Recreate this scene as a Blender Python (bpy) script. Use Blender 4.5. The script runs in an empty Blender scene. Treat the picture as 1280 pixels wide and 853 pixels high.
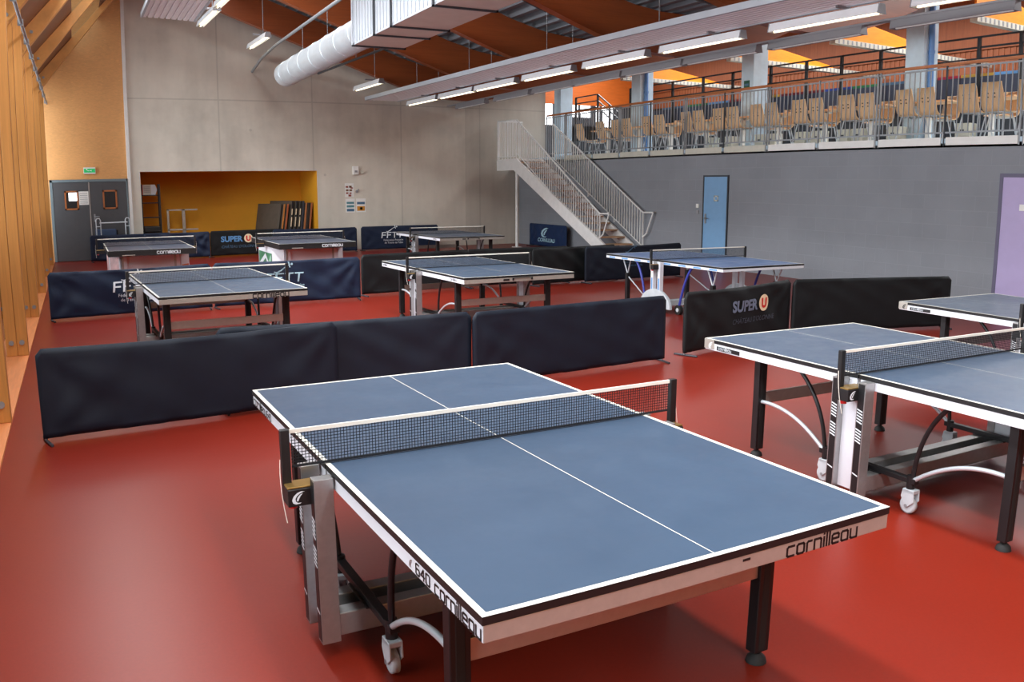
import bpy, math, random
from mathutils import Vector, Matrix
SC = bpy.context.scene
COL = SC.collection
PI = math.pi

# ------------------------------------------------------------------ helpers
def lin(c):
    c = c / 255.0
    return c / 12.92 if c <= 0.04045 else ((c + 0.055) / 1.055) ** 2.4

def rgb(r, g, b):
    return (lin(r), lin(g), lin(b), 1.0)

class NT:
    def __init__(s, name):
        s.m = bpy.data.materials.new(name)
        s.m.use_nodes = True
        s.t = s.m.node_tree
        s.b = s.t.nodes['Principled BSDF']
        s.co = None
    def n(s, kind, **kw):
        nd = s.t.nodes.new(kind)
        for k, v in kw.items():
            if k.startswith('i_'):
                nd.inputs[k[2:].replace('_', ' ')].default_value = v
            else:
                setattr(nd, k, v)
        return nd
    def l(s, a, b):
        s.t.links.new(a, b)
    def coords(s, scale=(1, 1, 1)):
        if s.co is None:
            s.co = s.n('ShaderNodeTexCoord').outputs['Object']
        if scale == (1, 1, 1):
            return s.co
        mp = s.n('ShaderNodeMapping')
        mp.inputs['Scale'].default_value = scale
        s.l(s.co, mp.inputs['Vector'])
        return mp.outputs['Vector']
    def noise(s, scale, detail=3, stretch=(1, 1, 1), rough=0.6):
        nz = s.n('ShaderNodeTexNoise')
        nz.inputs['Scale'].default_value = scale
        nz.inputs['Detail'].default_value = detail
        nz.inputs['Roughness'].default_value = rough
        s.l(s.coords(stretch), nz.inputs['Vector'])
        return nz.outputs['Fac']
    def ramp(s, fac, stops):
        r = s.n('ShaderNodeValToRGB')
        el = r.color_ramp.elements
        while len(el) < len(stops):
            el.new(0.5)
        for e, (p, c) in zip(el, stops):
            e.position = p
            e.color = c
        s.l(fac, r.inputs['Fac'])
        return r.outputs['Color']
    def mix(s, fac, a, b, mode='MIX'):
        m = s.n('ShaderNodeMix', data_type='RGBA', blend_type=mode)
        for sock, val in ((m.inputs[0], fac), (m.inputs[6], a), (m.inputs[7], b)):
            if hasattr(val, 'links') or hasattr(val, 'is_linked'):
                s.l(val, sock)
            else:
                sock.default_value = val
        return m.outputs[2]
    def math(s, op, a, b=0.0, c=0.0):
        m = s.n('ShaderNodeMath', operation=op)
        for i, val in enumerate((a, b, c)):
            if hasattr(val, 'is_linked'):
                s.l(val, m.inputs[i])
            else:
                m.inputs[i].default_value = val
        return m.outputs[0]
    def xyz(s):
        sp = s.n('ShaderNodeSeparateXYZ')
        s.l(s.coords(), sp.inputs[0])
        return sp.outputs
    def bump(s, h, strength=0.2, dist=0.01):
        b = s.n('ShaderNodeBump')
        b.inputs['Strength'].default_value = strength
        b.inputs['Distance'].default_value = dist
        s.l(h, b.inputs['Height'])
        s.l(b.outputs['Normal'], s.b.inputs['Normal'])
    def base(s, c):
        if hasattr(c, 'is_linked'):
            s.l(c, s.b.inputs['Base Color'])
        else:
            s.b.inputs['Base Color'].default_value = c
    def set(s, **kw):
        for k, v in kw.items():
            s.b.inputs[k.replace('_', ' ')].default_value = v

def shade(c, f):
    return (min(1, c[0] * f), min(1, c[1] * f), min(1, c[2] * f), 1.0)

def plain(name, c, rough=0.5, metal=0.0, var=0.12, scale=6.0, spec=0.5, bump=0.0):
    t = NT(name)
    t.base(t.ramp(t.noise(scale), [(0.3, shade(c, 1 - var)), (0.7, shade(c, 1 + var))]))
    t.set(Roughness=rough, Metallic=metal)
    t.b.inputs['Specular IOR Level'].default_value = spec
    if bump:
        t.bump(t.noise(scale * 20), bump)
    return t.m

def wood(name, c, stretch, rough=0.5, var=0.25, knots=False):
    t = NT(name)
    a = t.noise(3.0, 5, stretch)
    col = t.ramp(a, [(0.25, shade(c, 1 - var)), (0.5, c), (0.75, shade(c, 1 + var * 0.7))])
    g = t.noise(14.0, 3, stretch)
    col = t.mix(0.25, col, t.ramp(g, [(0.35, shade(c, 0.6)), (0.65, shade(c, 1.15))]))
    if knots:
        v = t.n('ShaderNodeTexVoronoi')
        v.inputs['Scale'].default_value = 3.2
        t.l(t.coords((1, 1, 0.5)), v.inputs['Vector'])
        k = t.ramp(v.outputs['Distance'], [(0.0, (1, 1, 1, 1)), (0.055, (0, 0, 0, 1))])
        col = t.mix(k, col, shade(c, 0.3))
    t.base(col)
    t.set(Roughness=rough)
    return t.m

def emit(name, c, strength):
    t = NT(name)
    t.base(c)
    t.b.inputs['Emission Color'].default_value = c
    t.b.inputs['Emission Strength'].default_value = strength
    return t.m

M = {}
M['black'] = plain('black_metal', rgb(22, 22, 24), 0.45)
M['rubber'] = plain('black_rubber', rgb(24, 24, 24), 0.7)
M['silver'] = plain('brushed_aluminium', rgb(172, 172, 172), 0.38, 0.75, 0.06, 30)
M['aprongrey'] = plain('table_frame_aluminium', rgb(188, 184, 175), 0.38, 0.55, 0.05, 25)
M['chrome'] = plain('chrome_tube', rgb(205, 212, 218), 0.3, 0.35, 0.05)
M['wheelgrey'] = plain('caster_grey_plastic', rgb(196, 203, 208), 0.5)
M['white'] = plain('white_paint', rgb(236, 236, 232), 0.5, 0, 0.04)
M['linewhite'] = plain('white_line_paint', rgb(222, 218, 206), 0.55, 0, 0.03)
M['panelwhite'] = plain('white_powder_coat', rgb(225, 227, 234), 0.45, 0, 0.03)
M['red'] = plain('red_plastic', rgb(200, 25, 25), 0.4)
M['gold'] = plain('brass_tinted_plate', rgb(150, 120, 66), 0.35, 0.6)
M['netblack'] = plain('net_cord', rgb(20, 22, 28), 0.8)
M['lettergrey'] = plain('dark_lettering', rgb(18, 16, 18), 0.5)
M['tapewhite'] = plain('net_tape_white', rgb(238, 232, 220), 0.7, 0, 0.05)

def table_top_mat(name, c, rough):
    t = NT(name)
    col = t.ramp(t.noise(1.6, 4), [(0.3, shade(c, 0.93)), (0.7, shade(c, 1.06))])
    t.base(col)
    rr = t.ramp(t.noise(5.0, 4), [(0.3, (rough - .05,) * 3 + (1,)), (0.7, (rough + .07,) * 3 + (1,))])
    t.l(rr, t.b.inputs['Roughness'])
    t.bump(t.noise(420.0, 1), 0.06, 0.001)
    return t.m
M['top'] = table_top_mat('blue_table_surface', rgb(60, 78, 99), 0.33)
M['topblue'] = table_top_mat('bright_blue_table_surface', rgb(56, 98, 150), 0.34)
M['topdark'] = table_top_mat('slate_table_surface', rgb(64, 74, 92), 0.36)

def floor_mat():
    t = NT('red_rubber_floor')
    a = t.noise(0.5, 4)
    c = rgb(124, 33, 18)
    col = t.ramp(a, [(0.3, shade(c, 0.92)), (0.7, shade(c, 1.07))])
    f = t.noise(60.0, 2)
    col = t.mix(0.12, col, t.ramp(f, [(0.4, shade(c, 0.75)), (0.6, shade(c, 1.2))]))
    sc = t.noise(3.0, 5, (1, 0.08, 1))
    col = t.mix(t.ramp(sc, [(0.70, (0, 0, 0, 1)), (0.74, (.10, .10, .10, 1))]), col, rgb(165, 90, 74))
    t.base(col)
    t.set(Roughness=0.36)
    t.b.inputs['Specular IOR Level'].default_value = 0.32
    t.bump(t.noise(150.0, 2), 0.05, 0.002)
    return t.m
M['floor'] = floor_mat()

def concrete_mat():
    t = NT('cast_concrete')
    c = rgb(214, 208, 195)
    a = t.noise(0.55, 6, (1, 1, 1), 0.62)
    col = t.ramp(a, [(0.25, shade(c, 0.68)), (0.5, c), (0.75, shade(c, 1.18))])
    b = t.noise(2.2, 5, (1, 1, 0.18), 0.6)
    col = t.mix(0.30, col, t.ramp(b, [(0.3, shade(c, 0.72)), (0.7, shade(c, 1.15))]))
    x, y, z = t.xyz()
    dark = None
    for axis, vals in ((x, (3.8, 6.42, 9.1, 11.7)), (z, (4.235, 2.33 + 4.6))):
        for v in vals:
            d = t.math('ABSOLUTE', t.math('SUBTRACT', axis, v))
            k = t.math('LESS_THAN', d, 0.018)
            dark = k if dark is None else t.math('MAXIMUM', dark, k)
    # darker streaks beside the staircase end of the wall
    st = t.math('MULTIPLY', t.math('GREATER_THAN', x, 11.2), t.noise(1.2, 4, (2.2, 1, 0.12)))
    col = t.mix(t.math('MULTIPLY', st, 0.75), col, shade(c, 0.55))
    hole = t.n('ShaderNodeTexVoronoi')
    hole.inputs['Scale'].default_value = 0.9
    t.l(t.coords(), hole.inputs['Vector'])
    hk = t.math('LESS_THAN', hole.outputs['Distance'], 0.035)
    dark = t.math('MAXIMUM', dark, hk)
    col = t.mix(t.math('MULTIPLY', dark, 0.35), col, shade(c, 0.45))
    t.base(col)
    t.set(Roughness=0.8)
    t.bump(t.noise(9.0, 5), 0.15, 0.02)
    return t.m
M['concrete'] = concrete_mat()
M['columnconcrete'] = plain('column_concrete', rgb(186, 208, 222), 0.75, 0, 0.1, 3)

def block_mat():
    t = NT('grey_painted_blocks')
    br = t.n('ShaderNodeTexBrick')
    cx = t.n('ShaderNodeCombineXYZ')
    x, y, z = t.xyz()
    t.l(y, cx.inputs[0]); t.l(z, cx.inputs[1])
    t.l(cx.outputs[0], br.inputs['Vector'])
    br.inputs['Scale'].default_value = 1.0
    br.inputs['Brick Width'].default_value = 0.5
    br.inputs['Row Height'].default_value = 0.25
    br.inputs['Mortar Size'].default_value = 0.010
    br.inputs['Mortar Smooth'].default_value = 0.6
    c = rgb(136, 140, 147)
    br.inputs['Color1'].default_value = shade(c, 0.94)
    br.inputs['Color2'].default_value = shade(c, 1.04)
    br.inputs['Mortar'].default_value = shade(c, 1.16)
    col = t.mix(0.55, br.outputs['Color'], t.ramp(t.noise(0.8, 5), [(0.3, shade(c, 0.86)), (0.7, shade(c, 1.1))]))
    t.base(col)
    t.set(Roughness=0.7)
    t.bump(t.math('ADD', t.math('MULTIPLY', br.outputs['Fac'], -0.6), t.noise(40.0, 3)), 0.25, 0.01)
    return t.m
M['blocks'] = block_mat()

def osb_mat():
    t = NT('oriented_strand_board')
    c = rgb(224, 166, 104)
    v = t.n('ShaderNodeTexVoronoi')
    v.inputs['Scale'].default_value = 16.0
    t.l(t.coords((1, 1, 3.2)), v.inputs['Vector'])
    col = t.mix(0.30, c, t.ramp(v.outputs['Color'], [(0.2, shade(c, 0.75)), (0.8, shade(c, 1.25))]))
    a = t.noise(1.0, 5)
    col = t.mix(0.4, col, t.ramp(a, [(0.3, shade(c, 0.84)), (0.7, shade(c, 1.12))]))
    f = t.noise(26.0, 2, (0.35, 1, 1.6))
    col = t.mix(t.ramp(f, [(0.66, (0, 0, 0, 1)), (0.72, (.5, .5, .5, 1))]), col, shade(c, 1.45))
    t.base(col)
    t.set(Roughness=0.6)
    return t.m
M['osb'] = osb_mat()
M['pine'] = wood('pine_posts', rgb(214, 148, 76), (3, 3, 0.12), 0.5, 0.16, True)
M['pineledge'] = wood('pine_ledge', rgb(226, 140, 84), (3, 0.2, 3), 0.5, 0.15)
M['rafter'] = wood('pine_rafters', rgb(222, 158, 86), (0.3, 3, 0.3), 0.5, 0.16)
M['soffit'] = wood('brown_soffit_boards', rgb(140, 92, 60), (0.4, 2, 0.4), 0.55, 0.15)
M['glulam'] = wood('glulam_beams', rgb(148, 75, 36), (0.15, 2, 3.5), 0.42, 0.2)
M['orange'] = wood('orange_ceiling_boards', rgb(196, 98, 32), (0.2, 2, 2), 0.5, 0.12)
M['sunpatch'] = wood('sunlit_orange_paint', rgb(250, 150, 40), (0.3, 2, 2), 0.5, 0.08)  # sunlit glow put into the colour, brighter than the other orange boards
M['slatbrown'] = wood('brown_slatted_boards', rgb(150, 84, 48), (1, 6, 0.3), 0.6, 0.25)
M['ply'] = wood('beech_plywood', rgb(238, 198, 152), (1, 4, 0.5), 0.42, 0.12)
M['handrail'] = wood('oak_handrail', rgb(176, 104, 56), (2, 0.2, 2), 0.4, 0.15)
M['tread'] = wood('wooden_tread', rgb(196, 158, 124), (0.3, 2, 2), 0.5, 0.12)
M['yellow'] = plain('ochre_paint', rgb(240, 172, 40), 0.7, 0, 0.05, 1.2)
M['deck'] = plain('grey_steel_deck', rgb(132, 138, 146), 0.45, 0.35, 0.08, 2)
M['darksteel'] = plain('dark_grey_steel', rgb(62, 66, 72), 0.5, 0.3)
M['railgrey'] = plain('galvanised_grey', rgb(150, 154, 158), 0.5, 0.35, 0.06)
M['stairwhite'] = plain('pale_grey_stair_paint', rgb(234, 234, 232), 0.5, 0.0, 0.05)
M['galv'] = plain('galvanised_duct', rgb(196, 204, 210), 0.40, 0.35, 0.08, 3)
M['ductwhite'] = plain('white_sheet_metal', rgb(178, 184, 192), 0.45, 0.1, 0.05, 3)
M['ductbeige'] = plain('beige_duct_bottom', rgb(196, 184, 172), 0.5, 0.1, 0.06, 3)
M['radiant'] = plain('white_radiant_panel', rgb(236, 230, 232), 0.5, 0.0, 0.03)
M['lamphouse'] = plain('white_lamp_housing', rgb(238, 240, 242), 0.4, 0.0, 0.03)
M['lampgrey'] = plain('grey_lamp_housing', rgb(150, 150, 154), 0.5, 0.1, 0.03)
M['tubelit'] = emit('lit_tube', (1.0, 0.86, 0.56, 1), 4.0)
M['tubedim'] = plain('unlit_tube', rgb(225, 225, 222), .4)
M['doorgrey'] = plain('charcoal_door', rgb(74, 76, 80), 0.5, 0, 0.05)
M['framegrey'] = plain('blue_grey_door_frame', rgb(112, 128, 134), 0.5, 0, 0.05)
M['doorblue'] = plain('pale_blue_door', rgb(122, 166, 206), 0.45, 0, 0.03)
M['doorpurple'] = plain('lilac_door', rgb(178, 164, 206), 0.45, 0, 0.03)
M['purpleframe'] = plain('slate_violet_frame', rgb(96, 92, 116), 0.5, 0, 0.03)
M['navy'] = plain('navy_barrier_fabric', rgb(17, 33, 58), 0.62, 0, 0.14, 5, 0.35, 0.05)
M['darknavy'] = plain('dark_navy_barrier_fabric', rgb(11, 21, 36), 0.62, 0, 0.14, 5, 0.35, 0.05)
M['blackfab'] = plain('black_barrier_fabric', rgb(13, 17, 20), 0.65, 0, 0.16, 5, 0.35, 0.05)
M['bluefab'] = plain('blue_barrier_fabric', rgb(16, 42, 80), 0.6, 0, 0.12, 5, 0.35, 0.05)
M['printwhite'] = plain('white_print', rgb(222, 230, 236), 0.6, 0, 0.02)
M['printcyan'] = plain('pale_cyan_print', rgb(168, 206, 220), 0.6, 0, 0.02)
M['printblue'] = plain('sky_blue_print', rgb(96, 152, 206), 0.6, 0, 0.02)
M['armblue'] = plain('blue_violet_tube', rgb(52, 62, 150), 0.4)
M['printslate'] = plain('slate_print', rgb(112, 124, 146), 0.6, 0, 0.02)
M['printdim'] = plain('dim_grey_print', rgb(70, 76, 90), 0.6, 0, 0.02)
M['printteal'] = plain('dim_teal_print', rgb(74, 110, 140), 0.6, 0, 0.02)
M['printred'] = plain('red_print', rgb(214, 36, 28), 0.6, 0, 0.02)
M['printcream'] = plain('cream_print', rgb(246, 226, 190), 0.6, 0, 0.02)
M['cream'] = plain('cream_box', rgb(206, 204, 190), 0.6, 0, 0.06)
M['slateboard'] = plain('slate_blue_panel', rgb(60, 66, 84), 0.6, 0, 0.08)
M['glass'] = None
tg = NT('window_glass')
tr = tg.n('ShaderNodeBsdfTransparent'); gl = tg.n('ShaderNodeBsdfGlossy'); mx = tg.n('ShaderNodeMixShader')
gl.inputs['Roughness'].default_value = 0.02
fr = tg.n('ShaderNodeFresnel')
tg.l(fr.outputs[0], mx.inputs[0]); tg.l(tr.outputs[0], mx.inputs[1]); tg.l(gl.outputs[0], mx.inputs[2])
tg.l(mx.outputs[0], tg.t.nodes['Material Output'].inputs['Surface'])
M['glass'] = tg.m
M['daylight'] = emit('bright_daylight_pane', (0.93, 0.97, 1.0, 1), 2.2)

_textcache = {}
def text_geo(s, size, shear=0.0, bold=0.0):
    key = (s, shear, bold)
    if key not in _textcache:
        cu = bpy.data.curves.new('tmp_text', 'FONT')
        cu.body = s; cu.size = 1.0; cu.shear = shear; cu.offset = bold
        cu.resolution_u = 3
        ob = bpy.data.objects.new('tmp_text', cu)
        COL.objects.link(ob)
        dg = bpy.context.evaluated_depsgraph_get()
        me = bpy.data.meshes.new_from_object(ob.evaluated_get(dg))
        vs = [(v.co.x, v.co.y) for v in me.vertices]
        fs = [tuple(p.vertices) for p in me.polygons]
        bpy.data.objects.remove(ob); bpy.data.curves.remove(cu); bpy.data.meshes.remove(me)
        x0 = min(v[0] for v in vs); x1 = max(v[0] for v in vs)
        _textcache[key] = ([(v[0] - x0, v[1]) for v in vs], fs, x1 - x0)
    vs, fs, w = _textcache[key]
    return [(x * size, y * size) for x, y in vs], fs, w * size

GL = {
 'c': (.62, [[(.6, .7), (.1, .7), (0, .6), (0, .1), (.1, 0), (.6, 0)]]),
 'o': (.62, [[(.1, 0), (.52, 0), (.62, .1), (.62, .6), (.52, .7), (.1, .7), (0, .6), (0, .1), (.1, 0)]]),
 'r': (.42, [[(0, 0), (0, .6), (.1, .7), (.42, .7)]]),
 'n': (.62, [[(0, 0), (0, .7), (.52, .7), (.62, .6), (.62, 0)]]),
 'i': (.0, [[(0, 0), (0, .7)], [(0, .92), (0, .97)]]),
 'l': (.0, [[(0, 0), (0, 1.0)]]),
 'e': (.62, [[(.6, 0), (.1, 0), (0, .1), (0, .6), (.1, .7), (.52, .7), (.62, .6), (.62, .36), (.08, .36)]]),
 'a': (.62, [[(.62, 0), (.1, 0), (0, .1), (0, .6), (.1, .7), (.52, .7), (.62, .6), (.62, 0)]]),
 'u': (.62, [[(0, .7), (0, .1), (.1, 0), (.62, 0), (.62, .7)]]),
 '6': (.6, [[(.5, 1), (.12, 1), (0, .88), (0, .1), (.1, 0), (.5, 0), (.6, .1), (.6, .45), (.5, .55), (0, .55)]]),
 '4': (.6, [[(.45, 0), (.45, 1), (0, .35), (.62, .35)]]),
 '0': (.6, [[(.1, 0), (.5, 0), (.6, .1), (.6, .9), (.5, 1), (.1, 1), (0, .9), (0, .1), (.1, 0)]]),
 'F': (.6, [[(0, 0), (0, 1), (.62, 1)], [(0, .52), (.5, .52)]]),
 'T': (.7, [[(0, 1), (.7, 1)], [(.35, 1), (.35, 0)]]),
}
def stroke_geo(s, h, w=.15, gap=.26, shear=0.0, sx=1.0):
    """quads of square-capped strokes; h = cap height in metres"""
    vs, fs = [], []
    x = 0.0
    def add(a, b):
        d = Vector((b[0] - a[0], b[1] - a[1])); 
        if d.length < 1e-6: return
        d.normalize(); p = Vector((-d.y, d.x)) * w / 2; e = d * w / 2 * 0.75
        i = len(vs)
        a2, b2 = Vector(a) - e, Vector(b) + e
        n = max(1, int((b2 - a2).length / .3 + .5))
        for k in range(n + 1):
            c = a2.lerp(b2, k / n)
            for q in (c - p, c + p):
                vs.append(((q.x * sx + shear * q.y) * h, q.y * h))
        for k in range(n):
            j = i + 2 * k
            fs.append((j, j + 2, j + 3, j + 1))
    for ch in s:
        if ch == ' ':
            x += .5; continue
        wd, st = GL[ch]
        for pl in st:
            for a, b in zip(pl, pl[1:]):
                add((a[0] + x, a[1]), (b[0] + x, b[1]))
        x += wd + gap
    return vs, fs, (x - gap) * h * sx

def swoosh_geo(s):
    """a crescent with a pointed tail, unit box scaled by s"""
    out = [(1.0, .92), (.72, .98), (.42, .88), (.16, .66), (.02, .36), (.08, .12), (.3, .0), (.62, .02)]
    inn = [(.72, .10), (.46, .10), (.30, .24), (.28, .44), (.40, .64), (.60, .80), (.80, .88), (.98, .95)]
    vs = [(x * s, y * s) for x, y in out] + [(x * s, y * s) for x, y in inn]
    fs = []
    n = len(out)
    for i in range(n - 1):
        j = 2 * n - 1 - i
        fs.append((i, i + 1, j - 1, j))
    k = len(vs)
    tail = [(.36, .30), (.44, .52), (.62, .72), (.86, .82), (.70, .64), (.56, .42), (.50, .24), (.42, .22)]
    vs += [(x * s, y * s) for x, y in tail]
    for i in range(3):
        fs.append((k + i, k + i + 1, k + 6 - i, k + 7 - i))
    return vs, fs, s

def disc_geo(r, n=28):
    vs = [(0, 0)] + [(r * math.cos(2 * PI * i / n), r * math.sin(2 * PI * i / n)) for i in range(n)]
    return vs, [(0, 1 + i, 1 + (i + 1) % n) for i in range(n)], 2 * r

class MB:
    def __init__(s):
        s.v = []; s.f = []; s.mi = []; s.sm = []; s.mats = []
    def _m(s, m):
        if m not in s.mats: s.mats.append(m)
        return s.mats.index(m)
    def face(s, pts, m, smooth=False):
        i = len(s.v)
        s.v += [tuple(p) for p in pts]
        s.f.append(tuple(range(i, i + len(pts)))); s.mi.append(s._m(m)); s.sm.append(smooth)
    def mesh(s, vs, fs, m, smooth=False):
        i = len(s.v); k = s._m(m)
        s.v += [tuple(p) for p in vs]
        for f in fs:
            s.f.append(tuple(a + i for a in f)); s.mi.append(k); s.sm.append(smooth)
    def box(s, x0, x1, y0, y1, z0, z1, m):
        s.mesh([(x0, y0, z0), (x1, y0, z0), (x1, y1, z0), (x0, y1, z0), (x0, y0, z1), (x1, y0, z1), (x1, y1, z1), (x0, y1, z1)],
               [(3, 2, 1, 0), (4, 5, 6, 7), (0, 1, 5, 4), (1, 2, 6, 5), (2, 3, 7, 6), (3, 0, 4, 7)], m)
    def bar(s, p, q, w, h, m, up=(0, 0, 1)):
        p = Vector(p); q = Vector(q); d = (q - p).normalized(); up = Vector(up)
        a = d.cross(up)
        if a.length < 1e-4: a = d.cross(Vector((1, 0, 0)))
        a.normalize(); b = a.cross(d).normalized()
        a *= w / 2; b *= h / 2
        vs = [p - a - b, p + a - b, p + a + b, p - a + b, q - a - b, q + a - b, q + a + b, q - a + b]
        s.mesh(vs, [(0, 1, 2, 3), (7, 6, 5, 4), (0, 4, 5, 1), (1, 5, 6, 2), (2, 6, 7, 3), (3, 7, 4, 0)], m)
    def tube(s, pts, r, m, n=8, caps=True):
        pts = [Vector(p) for p in pts]
        rs = r if isinstance(r, (list, tuple)) else [r] * len(pts)
        d0 = (pts[1] - pts[0]).normalized()
        a = d0.cross(Vector((0, 0, 1)))
        if a.length < 1e-3: a = d0.cross(Vector((1, 0, 0)))
        a.normalize()
        vs = []
        for i, p in enumerate(pts):
            d = (pts[min(i + 1, len(pts) - 1)] - pts[max(i - 1, 0)]).normalized()
            a = (a - d * a.dot(d)).normalized(); b = d.cross(a)
            for k in range(n):
                t = 2 * PI * k / n
                vs.append(p + (a * math.cos(t) + b * math.sin(t)) * rs[i])
        fs = []
        for i in range(len(pts) - 1):
            for k in range(n):
                k2 = (k + 1) % n
                fs.append((i * n + k, i * n + k2, (i + 1) * n + k2, (i + 1) * n + k))
        s.mesh(vs, fs, m, True)
        if caps:
            s.face([vs[k] for k in range(n)][::-1], m)
            s.face([vs[(len(pts) - 1) * n + k] for k in range(n)], m)
    def prism(s, poly, axis, a, b, m):
        """poly of 2-D points in the plane normal to axis, extruded from a to b"""
        def P(u, v, w):
            return {'x': (w, u, v), 'y': (u, w, v), 'z': (u, v, w)}[axis]
        n = len(poly)
        vs = [P(u, v, a) for u, v in poly] + [P(u, v, b) for u, v in poly]
        fs = [tuple(range(n))[::-1], tuple(range(n, 2 * n))]
        fs += [(i, (i + 1) % n, n + (i + 1) % n, n + i) for i in range(n)]
        s.mesh(vs, fs, m)
    def flat(s, geo, o, xd, yd, m):
        vs, fs, _ = geo
        o = Vector(o); xd = Vector(xd); yd = Vector(yd)
        s.mesh([o + xd * x + yd * y for x, y in vs], fs, m)
    def build(s, name, parent=None, bevel=0.0, loc=None):
        me = bpy.data.meshes.new(name)
        me.from_pydata([tuple(v) for v in s.v], [], s.f)
        for m in s.mats: me.materials.append(m)
        me.polygons.foreach_set('material_index', s.mi)
        me.polygons.foreach_set('use_smooth', s.sm)
        me.update()
        o = bpy.data.objects.new(name, me)
        COL.objects.link(o)
        if parent is not None: o.parent = parent
        if loc is not None: o.location = loc
        if bevel:
            b = o.modifiers.new('bevel', 'BEVEL'); b.width = bevel; b.segments = 2; b.limit_method = 'ANGLE'
        return o

def tag(o, label, cat, group=None):
    o['label'] = label; o['category'] = cat
    if group: o['group'] = group
    return o
def thing(name, label, cat, loc=(0, 0, 0), rz=0.0, group=None):
    o = bpy.data.objects.new(name, None)
    o.empty_display_size = 0.1
    COL.objects.link(o)
    o.location = loc; o.rotation_euler = (0, 0, rz)
    return tag(o, label, cat, group)
def struct(o):
    o['kind'] = 'structure'
    return o
def copy_tree(o, parent=None):
    c = o.copy(); COL.objects.link(c)
    if parent is not None: c.parent = parent
    for ch in list(o.children):
        copy_tree(ch, c)
    return c
def bez(p0, p1, p2, p3, n=12):
    p0, p1, p2, p3 = map(Vector, (p0, p1, p2, p3))
    out = []
    for i in range(n + 1):
        t = i / n
        out.append(p0 * (1 - t) ** 3 + p1 * 3 * t * (1 - t) ** 2 + p2 * 3 * t * t * (1 - t) + p3 * t ** 3)
    return out
ORD = ['first', 'second', 'third', 'fourth', 'fifth', 'sixth', 'seventh', 'eighth', 'ninth', 'tenth', 'eleventh',
       'twelfth', 'thirteenth', 'fourteenth', 'fifteenth', 'sixteenth', 'seventeenth', 'eighteenth', 'nineteenth',
       'twentieth', 'twenty-first', 'twenty-second', 'twenty-third']
# ------------------------------------------------------------------ camera (slightly barrel-distorting wide lens)
cd = bpy.data.cameras.new('camera')
cam = bpy.data.objects.new('camera', cd)
COL.objects.link(cam)
R_, U_, F_ = Vector((0.888109, -0.459634, -0.000282)), Vector((0.081437, 0.156749, 0.984275)), Vector((0.452362, 0.874166, -0.176641))
cam.matrix_world = Matrix(((R_.x, U_.x, -F_.x, 0.0), (R_.y, U_.y, -F_.y, 0.0), (R_.z, U_.z, -F_.z, 1.80678), (0, 0, 0, 1)))
cd.sensor_fit = 'HORIZONTAL'
cd.sensor_width = 36.0
cd.sensor_height = 36.0 * 853 / 1280
cd.lens = 30.2746
cd.clip_start = 0.05; cd.clip_end = 200
cd.type = 'PANO'
cd.panorama_type = 'FISHEYE_LENS_POLYNOMIAL'
cd.fisheye_fov = PI
cd.fisheye_polynomial_k0 = 0.0
cd.fisheye_polynomial_k1 = -0.0329889987617246
cd.fisheye_polynomial_k2 = -1.810142923555719e-05
cd.fisheye_polynomial_k3 = 1.0572169072457321e-05
cd.fisheye_polynomial_k4 = -1.7549001964057095e-07
SC.camera = cam

# ------------------------------------------------------------------ room
XL, XR, YB, YF = -0.62, 13.1, 24.8, -8.0
BEAM = [(1.0, 7.30), (2.0, 6.93), (3.46, 6.40), (5.8, 5.56), (7.3, 5.03), (8.6, 4.57), (9.4, 4.36), (10.1, 4.28), (10.9, 4.28),
        (11.5, 4.38), (12.2, 4.55), (12.8, 4.77), (13.46, 5.06), (15.0, 5.72), (17.0, 6.6), (20.4, 8.1)]
DEPTH = 0.82
def beam_z(x):
    for (a, za), (b, zb) in zip(BEAM, BEAM[1:]):
        if a <= x <= b:
            return za + (zb - za) * (x - a) / (b - a)
    return BEAM[0][1] if x < BEAM[0][0] else BEAM[-1][1]
def roof_z(x):
    return beam_z(x) + DEPTH

b = MB(); b.box(-1.0, 21.0, YF, 30.0, -0.15, 0.0, M['floor']); floor = struct(b.build('floor'))

# concrete back wall with the storage niche opening, and the plywood gable beside it
NX0, NX1, NZ = 1.663, 6.503, 2.304
b = MB()
xs = [1.42, NX0] + [NX0 + (NX1 - NX0) * i / 8 for i in range(1, 9)] + [7.3, 8.6, 9.4, 10.1, 10.9, 11.5, 12.2, 12.8, 13.46, 14.05]
for x0, x1 in zip(xs, xs[1:]):
    zb = NZ if (x0 >= NX0 - 1e-4 and x1 <= NX1 + 1e-4) else 0.0
    p = [(x0, zb), (x1, zb), (x1, roof_z(x1)), (x0, roof_z(x0))]
    b.face([(x, YB, z) for x, z in p], M['concrete'])
    b.face([(x, YB + 0.25, z) for x, z in p][::-1], M['concrete'])
b.face([(NX0, YB, 0), (NX0, YB, NZ), (NX0, YB + .25, NZ), (NX0, YB + .25, 0)], M['concrete'])
b.face([(14.05, YB, 0), (14.05, YB + .25, 0), (14.05, YB + .25, 6.1), (14.05, YB, 6.1)], M['concrete'])
struct(b.build('wall_back'))
b = MB()
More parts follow.
